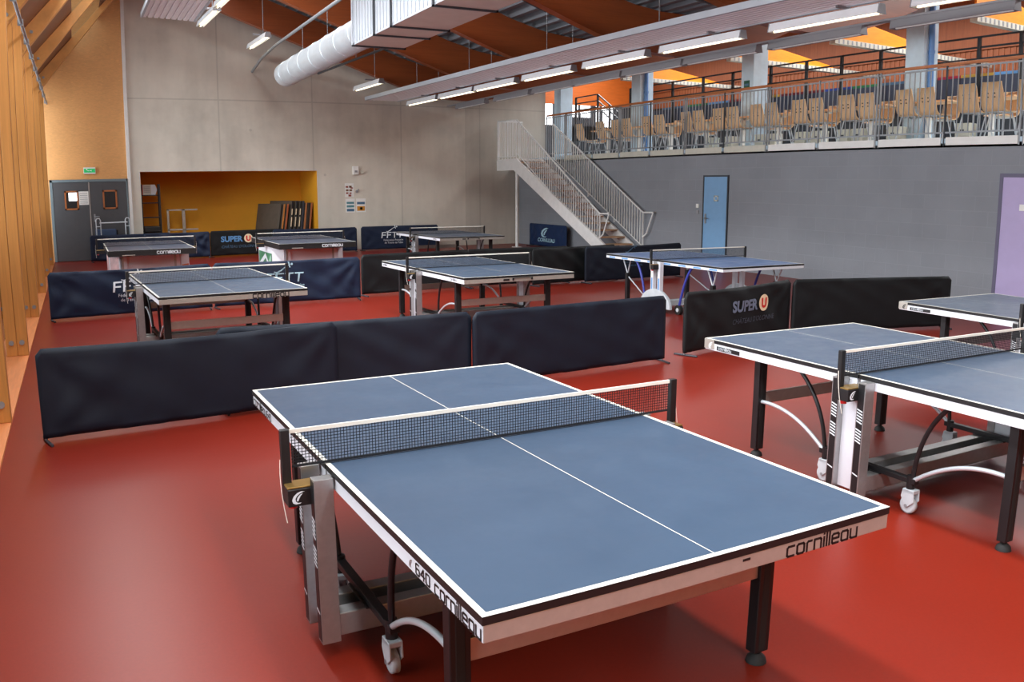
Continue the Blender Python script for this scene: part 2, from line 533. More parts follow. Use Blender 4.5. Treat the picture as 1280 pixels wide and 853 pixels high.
# niche shell: back, right cheek, left cheek, ceiling
nd = 26.85
b.face([(NX0, nd, 0), (NX1, nd, 0), (NX1, nd, NZ), (NX0, nd, NZ)], M['yellow'])
b.face([(NX1, YB, 0), (NX1, YB, NZ), (NX1, nd, NZ), (NX1, nd, 0)], M['yellow'])
b.face([(NX0, YB + .25, 0), (NX0, nd, 0), (NX0, nd, NZ), (NX0, YB + .25, NZ)], M['yellow'])
b.face([(NX0, YB, NZ), (NX0, nd, NZ), (NX1, nd, NZ), (NX1, YB, NZ)], M['yellow'])
struct(b.build('wall_back'))
b = MB()
b.box(-1.0, 1.34, YB, YB + .2, 0, 7.6, M['osb'])
struct(b.build('wall_back'))
b = MB(); b.box(1.335, 1.425, YB - .05, YB + .2, 0, 7.6, M['white']); struct(b.build('trim_1', bevel=.01))
# right block wall
b = MB(); b.box(XR, XR + .2, YF, YB, 0, 2.62, M['blocks']); struct(b.build('wall_right'))
# wall behind the camera
b = MB(); b.box(-1.0, 21, YF - .2, YF, 0, 9.2, M['osb']); struct(b.build('wall_front'))

# left wall: pine ledge, glazing behind the posts
b = MB(); b.box(-0.98, XL, YF, YB, 0.0, 0.025, M['pineledge']); struct(b.build('baseboard_left'))
b = MB()
for i in range(10):
    y0 = 23.67 - 3.27 * (i + 1); y1 = y0 + 3.15
    b.box(-0.97, -0.955, max(y0, YF), y1, 0.03, 4.3, M['glass'])
struct(b.build('window_1'))
b = MB()
for i in range(10):
    y = 23.67 - 3.27 * i
    b.box(-1.0, -.93, y - .06, y + .06, 0, 4.35, M['darksteel'])
b.box(-1.0, -.93, YF, YB, 4.25, 4.4, M['darksteel'])
struct(b.build('trim_2'))

# roof: left slope boards above the rafters, ridge glazing, steel deck right of the ridge
def raft_z(x): return 4.30 + 1.262 * (x - XL)      # underside line of the rafters
b = MB()
t = 0.42
b.face([(-1.0, YF, raft_z(-1.0) + t), (-1.0, YB, raft_z(-1.0) + t), (0.1, YB, raft_z(.1) + .31), (0.1, YF, raft_z(.1) + .31)][::-1], M['soffit'])
b.face([(0.75, YF, raft_z(.75) + .22), (0.75, YB, raft_z(.75) + .22), (1.75, YB, 7.75), (1.75, YF, 7.75)][::-1], M['soffit'])
b.face([(-1.0, YF, 4.3), (-1.0, YB, 4.3), (-1.0, YB, 4.6), (-1.0, YF, 4.6)], M['soffit'])
struct(b.build('ceiling_left'))
b = MB()
# corrugated deck, ribs along the room
px = []
x = 3.55
while x < 13.0:
    z = roof_z(x)
    px += [(x, z), (x + .12, z - .0 ), (x + .15, z + .07), (x + .27, z + .07)]
    x += 0.30
for (xa, za), (xb, zb) in zip(px, px[1:]):
    b.face([(xa, YF, za), (xa, YB, za), (xb, YB, zb), (xb, YF, zb)], M['deck'])
xs = [1.75, 2.4, 2.9]
b.face([(1.75, YF, 7.75), (1.75, YB, 7.75), (2.9, YB, roof_z(2.9)), (2.9, YF, roof_z(2.9))], M['deck'])
struct(b.build('ceiling'))
b = MB()
xs = [13.0, 13.46, 15.0, 17.0, 20.6]
for xa, xb in zip(xs, xs[1:]):
    b.face([(xa, YF, roof_z(xa)), (xa, 30, roof_z(xa)), (xb, 30, roof_z(xb)), (xb, YF, roof_z(xb))], M['orange'])
struct(b.build('ceiling'))
# ridge skylight panes (the daylight strips that throw the table shadows)
b = MB()
b.face([(0.1, YF, raft_z(.1) + .31), (0.1, YB, raft_z(.1) + .31), (0.75, YB, raft_z(.75) + .22), (.75, YF, raft_z(.75) + .22)], M['glass'])
struct(b.build('window_2'))
b = MB()
b.face([(2.9, YF, roof_z(2.9)), (2.9, YB, roof_z(2.9)), (3.55, YB, roof_z(3.55)), (3.55, YF, roof_z(3.55))], M['glass'])
struct(b.build('window_3'))

# timber frames of the left wall: post + rafter + bolts
FY = [7.40, 10.50, 13.75, 17.05, 20.30, 23.55]
for i, y in enumerate(FY):
    f = thing('timber_frame', 'pine post and sloping rafter on the left wall, %s' % (
        ['the nearest, cut by the photo edge', 'second from the camera', 'third from the camera', 'fourth from the camera', 'fifth from the camera', 'farthest, next to the grey double door'][i]),
        'timber frame', (XL, y, 0.025), 0, 'timber frames along the left wall')
    p = MB()
    p.box(-.23, -.115, 0, .13, 0, 4.62, M['pine']); p.box(-.112, 0, 0, .13, 0, 4.62, M['pine'])
    p.build('post', f, bevel=.006)
    r = MB()
    # rafter tapers towards the ridge
    z0 = 4.275
    r.prism([(-.30, z0 - .38), (1.95, z0 + 1.262 * 1.95), (1.95, z0 + 1.262 * 1.95 + .14), (-.30, z0 - .38 + .42)], 'y', -.40, -.24, M['rafter'])
    r.build('rafter', f, bevel=.006)
    for (bx, bz, by) in ((-.17, .15, 0), (-.06, .15, 0), (.04, 4.52, -.40), (-.16, 4.2, -.40)):
        k = MB(); k.tube([(bx, by + .005, bz), (bx, by - .022, bz)], .028, M['railgrey'], 10)
        k.build('bolt', f)
# roof beams with the drooping lower edge
BY = [y - .32 for y in FY[1:]]
for i, y in enumerate(BY):
    bm = MB()
    xs = [2.0 + i2 * .3 for i2 in range(62)]
    low = [(x, beam_z(x)) for x in xs]
    # soften the polyline
    for _ in range(3):
        low = [low[0]] + [(low[k][0], (low[k - 1][1] + 2 * low[k][1] + low[k + 1][1]) / 4) for k in range(1, len(low) - 1)] + [low[-1]]
    for (xa, za), (xb, zb) in zip(low, low[1:]):
        ya, yb = y, y + .20
        ua, ub = roof_z(xa) - .02, roof_z(xb) - .02
        bm.face([(xa, ya, za), (xb, ya, zb), (xb, ya, ub), (xa, ya, ua)], M['glulam'])
        bm.face([(xb, yb, zb), (xa, yb, za), (xa, yb, ua), (xb, yb, ub)], M['glulam'])
        bm.face([(xa, yb, za), (xb, yb, zb), (xb, ya, zb), (xa, ya, za)], M['glulam'])
        bm.face([(xa, ya, ua), (xb, ya, ub), (xb, yb, ub), (xa, yb, ua)], M['glulam'])
    o = bm.build('roof_beam')
    tag(o, 'brown glulam roof beam with a drooping lower edge, %s' % ['nearest, cut by the top edge of the photo', 'fourth from the concrete wall', 'third from the concrete wall', 'second from the concrete wall', 'closest to the concrete wall'][i],
        'roof beam', 'glulam roof beams')
# steel joists halfway between the beams
for i in range(4):
    y = (BY[i] + BY[i + 1]) / 2 + .1
    j = MB()
    for k in range(30):
        xa = 3.6 + k * .32; xb = xa + .32
        j.bar((xa, y, roof_z(xa) - .09), (xb, y, roof_z(xb) - .09), .10, .14, M['darksteel'])
    o = j.build('steel_joist')
    tag(o, 'dark steel joist under the roof deck, in the %s bay from the concrete wall' % ['fourth', 'third', 'second', 'first'][i], 'joist', 'joists under the roof deck')
# conduit running along the left wall
c = MB(); c.tube([(-.575, YF, 3.98), (-.575, YB, 4.08)], .024, M['railgrey'], 8)
co = c.build('conduit'); tag(co, 'thin grey cable conduit running along the tops of the pine posts', 'conduit')
for i in range(12):
    k = MB(); y = 24.3 - i * 1.63; k.box(-.62, -.545, y, y + .03, 3.97 + y * .0028, 4.05 + y * .0028, M['railgrey']); k.build('clip', co)

# ------------------------------------------------------------------ doors
def door_lever(b, x, y, z, d, m):
    b.box(x - .02, x + .02, y - .012, y, z - .10, z + .10, m)
    b.tube([(x, y, z + .03), (x, y - .06, z + .03), (x + d * .12, y - .06, z + .03)], .011, m, 8)
dr = thing('door_1', 'grey double door', 'door', (0, YB, 0)); del dr['label']; del dr['category']; struct(dr)
b = MB()
b.box(-.62, -.55, -.06, .0, 0, 2.13, M['framegrey']); b.box(1.29, 1.36 - .03, -.06, .0, 0, 2.13, M['framegrey']); b.box(-.62, 1.33, -.06, .0, 2.06, 2.13, M['framegrey'])
b.build('door_frame', dr, bevel=.006)
for nm, x0, x1, gx0, gx1, hx in (('l', -.55, .345, -.27, .075, None), ('r', .355, 1.29, .68, 1.04, .45)):
    b = MB(); b.box(x0, x1, -.045, -.002, 0.01, 2.06, M['doorgrey']); lf = b.build('door_leaf', dr, bevel=.004)
    b = MB()
    for (a0, a1, z0, z1) in ((gx0, gx1, 1.80, 1.84), (gx0, gx1, 1.345, 1.385), (gx0, gx0 + .04, 1.345, 1.84), (gx1 - .04, gx1, 1.345, 1.84)):
        b.box(a0, a1, -.058, -.04, z0, z1, M['handrail'])
    b.build('window_frame', lf)
    b = MB(); b.box(gx0 + .04, gx1 - .04, -.050, -.046, 1.385, 1.80, M['black']); b.build('pane', lf)
    if hx:
        b = MB(); door_lever(b, hx, -.045, 1.12, 1, M['railgrey']); b.build('door_handle', lf)
b = MB(); b.box(.335, .362, -.056, -.044, 0.01, 2.05, M['silver']); b.build('astragal', dr)
b = MB(); b.box(-.165, .045, -.0540, -.0505, 1.58, 1.79, M['daylight']); b.build('pane', dr)
b = MB(); b.box(.085, .325, -.052, -.046, 1.47, 1.82, M['white'])
for k in range(6): b.box(.11, .30, -.0535, -.052, 1.51 + k * .05, 1.525 + k * .05, M['lampgrey'])
tag(b.build('paper_notice', None, loc=(0, YB, 0)), 'white paper notice taped on the left leaf of the grey door', 'notice')
# blue door and lilac door in the right wall
def side_door(nm, y0, y1, mat, fmat, fw):
    d = thing(nm, '', '', (XR, 0, 0)); del d['label']; del d['category']; struct(d)
    b = MB(); b.box(-.03, .0, y0 - fw, y0, 0, 2.06 + fw, fmat); b.box(-.03, .0, y1, y1 + fw, 0, 2.06 + fw, fmat); b.box(-.03, .0, y0, y1, 2.06, 2.06 + fw, fmat)
    b.build('door_frame', d)
    b = MB(); b.box(-.02, .0, y0, y1, 0.01, 2.06, mat); lf = b.build('door_leaf', d)
    return d, lf
d, lf = side_door('door_2', 14.87, 15.66, M['doorblue'], M['darksteel'], .035)
b = MB(); b.box(-.04, -.02, 15.555, 15.60, 1.0, 1.22, M['silver']); b.tube([(-.03, 15.58, 1.12), (-.08, 15.58, 1.12), (-.08, 15.45, 1.12)], .012, M['silver']); b.build('door_handle', lf)
b = MB()
for (ya, yb2, za, zb) in ((15.16, 15.31, 1.61, 1.64), (15.16, 15.31, 1.51, 1.54), (15.16, 15.19, 1.51, 1.64), (15.28, 15.31, 1.51, 1.64)):
    b.box(-.026, -.02, ya, yb2, za, zb, M['cream'])
b.build('door_plaque', lf)
d, lf = side_door('door_3', 7.30, 8.25, M['doorpurple'], M['purpleframe'], .06)
b = MB(); b.box(-.035, -.02, 7.78, 7.93, 1.54, 1.64, M['white']); b.build('door_plaque', lf)
b = MB(); b.box(-.04, -.02, 7.36, 7.41, 1.0, 1.22, M['silver']); b.tube([(-.03, 7.38, 1.12), (-.08, 7.38, 1.12), (-.08, 7.51, 1.12)], .012, M['silver']); b.build('door_handle', lf)
b = MB(); b.box(XR - .03, XR, 15.84, 15.93, 1.345, 1.44, M['white']); tag(b.build('light_switch', bevel=.006), 'small white light switch on the block wall left of the blue door', 'switch')
b = MB(); b.box(XR - .025, XR, 15.84, 15.92, 1.21, 1.29, M['lampgrey']); tag(b.build('wall_socket', bevel=.006), 'small grey wall socket under the switch left of the blue door', 'socket')

# things fixed on the back wall
t_ = thing('exit_sign', 'green and white emergency exit sign above the grey double door', 'exit sign', (.39, YB, 2.355))
b = MB(); b.box(-.15, .15, -.05, 0, -.085, .085, M['white']); b.build('housing', t_, bevel=.008)
gm = emit('exit_green', rgb(30, 160, 90), .5)
b = MB(); b.box(-.14, .14, -.053, -.05, -.05, .05, gm)
b.flat((lambda g: g)(([(0, 0), (.05, .02), (.05, -.02), (.0, -.01), (-.05, -.01), (-.05, .01)], [(0, 1, 2), (3, 4, 5, 0)], 0)), (.0, -.0545, 0), (1, 0, 0), (0, 0, 1), M['white'])
b.flat(disc_geo(.018, 12), (-.07, -.0545, .025), (1, 0, 0), (0, 0, 1), M['white'])
b.build('sign_face', t_)
t_ = thing('thermostat_box', 'small white control box on the concrete wall above the posters', 'control box', (7.65, YB, 2.31))
b = MB(); b.box(-.085, .085, -.10, 0, -.12, .12, M['white']); b.build('housing', t_, bevel=.01)
b = MB(); b.box(-.04, .04, -.106, -.10, -.06, .0, M['lampgrey']); b.build('display', t_)
b = MB(); b.tube([(7.86, YB, 2.26), (7.86, YB - .05, 2.26)], [.06, .05], M['cream'], 16); tag(b.build('wall_sensor'), 'round cream sensor on the concrete wall right of the white box', 'sensor')
b = MB(); b.tube([(7.68, YB, 1.70), (7.68, YB - .04, 1.70)], .04, M['lampgrey'], 12); b.tube([(7.68, YB - .04, 1.70), (7.72, YB - .09, 1.77)], .018, M['lampgrey'], 8)
tag(b.build('wall_hook'), 'small grey fitting on the concrete wall right of the upper poster', 'fitting')
def poster(x0, x1, z0, z1, label, cells):
    p = MB(); p.box(x0, x1, YB - .008, YB, z0, z1, M['white'])
    for (u0, u1, v0, v1, col) in cells:
        w, h = x1 - x0, z1 - z0
        p.box(x0 + u0 * w, x0 + u1 * w, YB - .0095, YB - .008, z0 + v0 * h, z0 + v1 * h, col)
    tag(p.build('poster'), label, 'poster', 'posters on the concrete wall')
ma, mb_, mc, md = (plain('poster_rust', rgb(150, 66, 48)), plain('poster_brown', rgb(110, 72, 44)), plain('poster_teal', rgb(86, 138, 146)), plain('poster_amber', rgb(206, 142, 50)))
poster(7.33, 7.60, 1.53, 1.94, 'white poster with small rust brown pictures, topmost of three on the concrete wall',
       [(.08, .36, .68, .80, ma), (.45, .75, .68, .82, mb_), (.62, .9, .62, .70, ma), (.1, .38, .44, .56, mb_), (.48, .78, .44, .56, mb_), (.1, .36, .24, .36, ma), (.48, .72, .24, .34, ma), (.36, .68, .06, .2, ma)])
poster(7.34, 7.62, 1.09, 1.49, 'white poster with three teal bands, lower left of three on the concrete wall',
       [(.1, .9, .62, .77, mc), (.1, .9, .36, .52, mc), (.1, .9, .07, .26, M['printteal'])])
poster(7.66, 7.95, 1.09, 1.49, 'white poster with a teal band over an amber picture, lower right of three',
       [(.08, .9, .58, .76, M['printteal']), (.08, .9, .1, .44, md), (.38, .65, .18, .36, mc)])
# ------------------------------------------------------------------ table tennis tables
TL, TB, TH = 2.74, 1.525, 0.76
HB, HL = TB / 2, TL / 2

def half_top(sg, mat, edge, thick):
    """one half of the table top, sg=-1 near, +1 far"""
    b = MB()
    y0, y1 = (0.004, HL) if sg > 0 else (-HL, -0.004)
    b.box(-HB, HB, y0, y1, TH - thick, TH - .0008, edge)
    b.face([(-HB, y0, TH), (HB, y0, TH), (HB, y1, TH), (-HB, y1, TH)], mat)
    z = TH + .0008
    L = M['linewhite']
    w = .02
    def strip(xa, xb, ya, yb): b.face([(xa, ya, z), (xb, ya, z), (xb, yb, z), (xa, yb, z)], L)
    strip(-HB, -HB + w, y0, y1); strip(HB - w, HB, y0, y1)
    if sg > 0: strip(-HB + w, HB - w, y1 - w, y1)
    else: strip(-HB + w, HB - w, y0, y0 + w)
    strip(-.0018, .0018, y0 if sg > 0 else y0 + w, y1 - w if sg > 0 else y1)
    # thin white lip of the line on the outer edge
    return b

def make_net(root, low=False):
    n = MB()
    nb = M['netblack']
    def wire_v(x):
        a = .0011
        n.mesh([(x - a, -.001, .768), (x + a, -.001, .768), (x + a, .001, .768), (x - a, .001, .768),
                (x - a, -.001, .9), (x + a, -.001, .9), (x + a, .001, .9), (x - a, .001, .9)],
               [(0, 1, 5, 4), (1, 2, 6, 5), (2, 3, 7, 6), (3, 0, 4, 7)], nb)
    k = -0.888
    while k < .89:
        wire_v(k); k += .0128
    for i in range(11):
        z = .772 + i * .0122
        n.box(-.892, .892, -.0011, .0011, z - .0011, z + .0011, nb)
    n.box(-.892, .892, -.0016, .0016, .763, .770, nb)
    net = n.build('net', root)
    t = MB(); t.box(-.895, .895, -.004, .004, .8985, .9135, M['tapewhite']); t.build('tape', net)
    return net

def base_table(style):
    top = {'a': M['top'], 'b': M['topdark'], 'c': M['topblue']}[style]
    edge = M['black']
    root = bpy.data.objects.new('table_tennis_table', None); COL.objects.link(root); root.empty_display_size = .1
    for sg in (-1, 1):
        half_top(sg, top, edge, .024).build('table_top', root)
    # frame (apron) under each half
    am = {'a': M['aprongrey'], 'b': M['black'], 'c': M['panelwhite']}[style]
    zt, zb = TH - .0245, {'a': .685, 'b': .655, 'c': .700}[style]
    for sg in (-1, 1):
        b = MB()
        ya, yb = (.012, HL) if sg > 0 else (-HL, -.012)
        i = .003
        sm_ = M['panelwhite'] if style == 'a' else am
        y0_, y1_ = (ya, yb - .004) if sg > 0 else (ya + .004, yb)
        b.box(-HB + i, -HB + .03, y0_, y1_, zb, zt, sm_); b.box(HB - .03, HB - i, y0_, y1_, zb, zt, sm_)
        if sg < 0: b.box(-HB + i + .001, HB - i - .001, ya + i - .001, ya + .03, zb, zt, am)
        else: b.box(-HB + i + .001, HB - i - .001, yb - .03, yb - i + .001, zb, zt, am)
        if style == 'c':
            for k in range(4):
                y = ya + .12 + k * .33
                for x in (-HB + i - .0012, HB - i + .0002):
                    b.box(x, x + .001, y, y + .16, zb + .006, zt - .008, M['printblue'])
        b.build('apron', root, bevel=.002)
    make_net(root)
    for sx in (-1, 1):
        b = MB(); b.box(sx * .915 - .017, sx * .915 + .017, -.014, .014, .70, .916, M['black'])
        p = b.build('net_post', root, bevel=.003)
        b = MB()
        xa, xb = sorted((sx * .93, sx * .775))
        b.box(xa, xb, -.075, .02, .632, .70, M['black']); b.box(xa, xb, -.07, .015, .7005, .708, M['gold'])
        b.build('bracket', p, bevel=.003)
        b = MB(); b.tube([(sx * .90, -.02, .632), (sx * .90, -.02, .612)], .018, M['red'], 12); b.build('knob', p)
        b = MB(); b.tube(bez((sx * .936, .0, .80), (sx * .945, -.01, .72), (sx * .94, -.02, .64), (sx * .93, -.04, .56), 8), .0018, M['tapewhite'], 5); b.build('cord', p)
    if style == 'a':
        for sx in (-1, 1):
            b = MB()
            def bx(x0, x1, *r):
                xa, xb = sorted((sx * x0, sx * x1)); b.box(xa, xb, *r)
            for sy in (-1, 1):
                ya, yb = sorted((sy * .066, sy * .122))
                bx(.768, .842, ya, yb, .065, .738, M['silver'])
                bx(.842, .8436, ya + .006, yb - .006, .075, .73, M['black'])
                for (z0, cnt) in ((.50, 5), (.385, 5), (.19, 1)):
                    for k in range(cnt):
                        z = z0 + k * .017
                        xo = sx * .8442
                        b.face([(xo, ya + .008, z), (xo, yb - .008, z + .012), (xo, yb - .008, z + .020), (xo, ya + .008, z + .008)], M['printwhite'])
            bx(.775, .80, -.066, .066, .085, .66, M['panelwhite'])
            b.build('support_post', root, bevel=.003)
        b = MB()
        for sy in (-1, 1):
            ya, yb = sorted((sy * .045, sy * .115))
            b.box(-.768, .768, ya, yb, .085, .18, M['silver'])
        b.box(-.768, .768, -.045, .045, .10, .112, M['silver'])
        b.build('cross_beam', root, bevel=.004)
        for sx in (-1, 1):
            b = MB(); b.box(sx * .63 - .02, sx * .63 + .02, -.36, .36, .181, .212, M['black']); b.box(sx * .63 - .03, sx * .63 + .03, -.12, .12, .175, .185, M['black'])
            for sy in (-1, 1): b.tube([(sx * .63, sy * .32, .13), (sx * .63, sy * .32, .225)], .024, M['black'], 12)
            b.build('axle_bar', root, bevel=.003)
            for sy in (-1, 1):
                f = MB()
                x, y = sx * .63, sy * .32
                f.prism([(y - .045, .145), (y + .03, .145), (y + .04, .10), (y + .012, .045), (y - .012, .045), (y - .05, .08)], 'x', x - .028, x - .02, M['wheelgrey'])
                f.prism([(y - .045, .145), (y + .03, .145), (y + .04, .10), (y + .012, .045), (y - .012, .045), (y - .05, .08)], 'x', x + .02, x + .028, M['wheelgrey'])
                f.box(x - .028, x + .028, y - .045, y + .03, .125, .147, M['wheelgrey'])
                f.bar((x + .03, y - .03, .075), (x + .03, y + .03, .10), .006, .012, M['black'])
                cf = f.build('caster', root, bevel=.003)
                w = MB(); w.tube([(x - .017, y, .05), (x - .014, y, .05), (x + .014, y, .05), (x + .017, y, .05)], [.040, .05, .05, .040], M['wheelgrey'], 24); w.tube([(x - .03, y, .05), (x + .03, y, .05)], .010, M['railgrey'], 10)
                w.build('wheel', cf)
        for sy in (-1, 1):
            for sx in (-1, 1):
                x, y = sx * .635, sy * .93
                b = MB(); b.box(x - .036, x + .036, y - .026, y + .026, .05, .735 - .02, M['black']); b.box(x - .018, x + .018, y - .0275, y + .0275, .055, .69, M['rubber'])
                lg = b.build('leg', root, bevel=.004)
                b = MB(); b.tube([(x, y, .05), (x, y, .03)], .014, M['rubber'], 10); b.tube([(x, y, .038), (x, y, .022), (x, y, .001)], [.018, .036, .042], M['rubber'], 14); b.build('foot_pad', lg)
                b = MB(); b.tube(bez((x, sy * .34, .20), (x, sy * .52, .34), (x, sy * .70, .40), (x, sy * .905, .385), 14), .013, M['chrome'], 10); b.build('leg_brace', root)
                b = MB(); b.tube(bez((sx * .67, sy * .58, .70), (sx * .655, sy * .45, .60), (sx * .64, sy * .345, .44), (sx * .63, sy * .33, .19), 14), .0135, M['black'], 10); b.build('folding_arm', root)
            b = MB(); b.box(-.60, .60, sy * .93 - .012, sy * .93 + .012, .365, .445, M['aprongrey']); b.build('leg_crossbar', root, bevel=.003)
    elif style == 'b':
        for sx in (-1, 1):
            b = MB(); b.box(*sorted((sx * .70, sx * .724)), -.55, .80, .03, .655, M['panelwhite']); b.build('side_board', root, bevel=.003)
            b = MB(); b.bar((sx * .71, -.55, .34), (sx * .54, -.80, .34), .024, .62, M['panelwhite']); b.build('corner_board', root)
        for sy in (-1, 1):
            b = MB(); b.box(-.42, .42, sy * .80 - .01, sy * .80 + .01, .05, .65, M['panelwhite']); b.build('end_panel', root, bevel=.003)
            for sx in (-1, 1):
                b = MB(); b.box(sx * .47 - .05, sx * .47 + .05, sy * .80 - .035, sy * .80 + .035, .0, .655, M['panelwhite']); b.box(sx * .47 - .05, sx * .47 - .01, sy * .80 - .037, sy * .80 - .035, .0, .655, M['silver']); b.build('leg', root, bevel=.004)
        for sy in (-1, 1):
            b = MB(); b.box(-.52, -.30, sy * (HL + .004) - .003, sy * (HL + .004) + .003, .667, .683, M['aprongrey']); b.build('handle', root)
    else:
        for sx in (-1, 1):
            b = MB()
            for sy in (-1, 1):
                ya, yb = sorted((sy * .05, sy * .11))
                xa, xb = sorted((sx * .768, sx * .83))
                b.box(xa, xb, ya, yb, .14, .735, M['panelwhite'])
                b.box(*sorted((sx * .83, sx * .832)), ya + .015, yb - .015, .18, .5, M['printblue'])
            b.build('support_post', root, bevel=.004)
            d = MB()
            pts = [(.36 * math.cos(a), .07 + .27 * math.sin(a)) for a in [PI * k / 18 for k in range(19)]]
            d.prism(pts, 'x', *sorted((sx * .79, sx * .835)), M['wheelgrey']); d.build('wheel_guard', root, bevel=.004)
            for sy in (-1, 1):
                w = MB(); y = sy * .40
                w.tube([(sx * .70 - .025, y, .07), (sx * .70 + .025, y, .07)], .07, M['rubber'], 24); w.tube([(sx * .70 - .03, y, .07), (sx * .70 + .03, y, .07)], .03, M['wheelgrey'], 14); w.build('wheel', root)
                bl = MB(); bl.tube(bez((sx * .69, sy * .66, .70), (sx * .69, sy * .55, .60), (sx * .69, sy * .47, .40), (sx * .70, sy * .40, .10), 12), .018, M['armblue'], 10); bl.build('folding_arm', root)
        b = MB(); b.box(-.78, .78, -.05, .05, .08, .16, M['wheelgrey']); b.bar((-.70, -.40, .09), (.70, -.40, .09), .03, .03, M['railgrey']); b.bar((-.70, .40, .09), (.70, .40, .09), .03, .03, M['railgrey']); b.build('cross_beam', root, bevel=.004)
        for sy in (-1, 1):
            for sx in (-1, 1):
                x, y = sx * .60, sy * 1.0
                b = MB(); b.box(x - .03, x + .03, y - .03, y + .03, .0, .48, M['black'])
                b.bar((x, y, .46), (x + sx * .02, y + sy * .10, .70), .018, .018, M['chrome']); b.bar((x, y, .46), (x + sx * .02, y - sy * .10, .70), .018, .018, M['chrome'])
                b.build('leg', root, bevel=.003)
                b = MB(); b.tube([(x, y - sy * .02, .42), (x + sx * .06, sy * .42, .14)], .010, M['chrome'], 8); b.build('leg_brace', root)
    return root

def side_text(root, geo, y, z, m, sx=-1, away=True):
    """lettering on the long left side of the table, read from outside"""
    b = MB()
    x = sx * (HB - .003) - .0012 if sx < 0 else HB - .003 + .0012
    # seen from -x, the reading direction runs towards -y
    b.flat(geo, (x, y, z), (0, -1, 0), (0, 0, 1), m)
    return b.build('lettering', root)
def end_text(root, geo, x, z, m, dy=.0012):
    b = MB(); b.flat(geo, (x, -HL + .003 - dy, z), (1, 0, 0), (0, 0, 1), m)
    return b.build('lettering', root)
def find(root, nm):
    return [c for c in root.children if c.name.split('.')[0] == nm]

TABLES = [
 # style, x, y, rotation deg, label
 ('a', 1.574, 3.148, 0.82, 'large blue table tennis table in the foreground, maker name along its near edge'),
 ('a', 4.708, 3.291, -0.04, 'blue table tennis table at the right edge, right of the foreground table'),
 ('a', 7.702, 4.004, -0.78, 'table tennis table with grey sheen cut off by the right edge before the lilac door'),
 ('a', 4.813, 10.498, 1.42, 'blue table tennis table in the middle, behind the long navy barriers'),
 ('a', 1.398, 10.334, 2.59, 'blue table tennis table on the left with the white federation lettering behind it'),
 ('a', 7.772, 18.199, -0.38, 'small distant table tennis table with silver sides in front of the bare concrete wall'),
 ('b', 1.235, 17.742, -0.07, 'black edged table tennis table on a boxed base before the grey double door'),
 ('b', 4.289, 17.80, 0.31, 'black edged table tennis table on a boxed base before the ochre niche'),
 ('c', 8.426, 10.141, 0.81, 'bright blue table tennis table with white frame and blue folding arms'),
]
protos = {}
roots = []
for st, x, y, a, lab in TABLES:
    if st not in protos:
        r = protos[st] = base_table(st)
    else:
        r = None
    roots.append(r)
for i, (st, x, y, a, lab) in enumerate(TABLES):
    if roots[i] is None: roots[i] = copy_tree(protos[st])
    r = roots[i]
    r.location = (x, y, 0); r.rotation_euler = (0, 0, math.radians(a))
    tag(r, lab, 'table', 'table tennis tables')
# lettering differs from table to table
zt = .6945
T1, T2, T3, T4, T5, T8, T6, T7, T9 = roots
def apron(root, sg): return find(root, 'apron')[0 if sg < 0 else 1]
g = stroke_geo('cornilleau', .042, .17, .26, 0, 1.07); side_text(apron(T1, -1), g, -1.065, .6895, M['lettergrey'])
g = stroke_geo('640', .033, .19, .26, 0, 1.35); side_text(apron(T1, -1), g, -.925, .692, M['lettergrey'])
b = MB(); b.flat(swoosh_geo(.028), (-HB + .0018, -.87, .694), (0, -1, 0), (0, 0, 1), M['silver']); b.build('logo', apron(T1, -1))
g = stroke_geo('cornilleau', .042, .17, .26, 0, 1.07); side_text(apron(T1, 1), g, 1.345, .6895, M['lettergrey'])
g = stroke_geo('640', .033, .19, .26, 0, 1.2); side_text(apron(T1, 1), g, 1.04, .692, M['lettergrey'])
g = stroke_geo('cornilleau', .046, .18, .26, 0, 1.07); end_text(apron(T1, -1), g, .285, .6885, M['lettergrey'])
b = MB(); b.box(.10, .13, -HL + .0012, -HL + .003, .716, .724, M['lettergrey']); b.build('stain', apron(T1, -1))
g = stroke_geo('cornilleau', .058, .19); end_text(apron(T5, -1), g, .18, .690, M['lettergrey'])
for T in (T1, T2, T4, T5, T8):
    for lx in (-.917, .79):
        b = MB(); b.flat(swoosh_geo(.05), (lx, -.0765, .642), (1, 0, 0), (0, 0, 1), M['printwhite']); b.build('logo', T)
for T in (T2, T3):
    # silver corner cap and black maker plate at the far left corner
    b = MB()
    b.box(-HB - .002, -HB + .004, HL - .10, HL + .001, .692, .758, M['aprongrey'])
    b.box(-HB - .003, -HB + .002, HL - .36, HL - .13, .694, .722, M['black'])
    b.build('corner_cap', T, bevel=.002)
    g = stroke_geo('cornilleau', .020, .13)
    b = MB(); b.flat(g, (-HB - .0035, HL - .15, .7005), (0, -1, 0), (0, 0, 1), M['printwhite']); b.build('lettering', T)
    b = MB(); b.flat(swoosh_geo(.045), (-HB - .0032, HL - .045, .698), (0, -1, 0), (0, 0, 1), M['lettergrey'] if T is T3 else M['printwhite']); b.build('logo', T)
for T in (T4, T8):
    b = MB(); b.box(-.24, -.16, -HL - .004, -HL + .002, .70, .722, M['black'])
    b.box(-.12, .16, -HL - .012, -HL - .006, .722, .730, M['black']); b.box(-.12, -.10, -HL - .012, -HL + .002, .700, .730, M['black']); b.box(.14, .16, -HL - .012, -HL + .002, .700, .730, M['black'])
    b.build('handle', T, bevel=.002)
    g = stroke_geo('cornilleau', .030, .15); side_text(apron(T, -1), g, -.98, .700, M['lettergrey'])
    g = stroke_geo('cornilleau', .030, .15); side_text(apron(T, 1), g, 1.34, .700, M['lettergrey'])
for T in (T6, T7):
    g = stroke_geo('cornilleau', .062, .2); end_text(apron(T, -1), g, .08, .682, M['printwhite'], .0025)
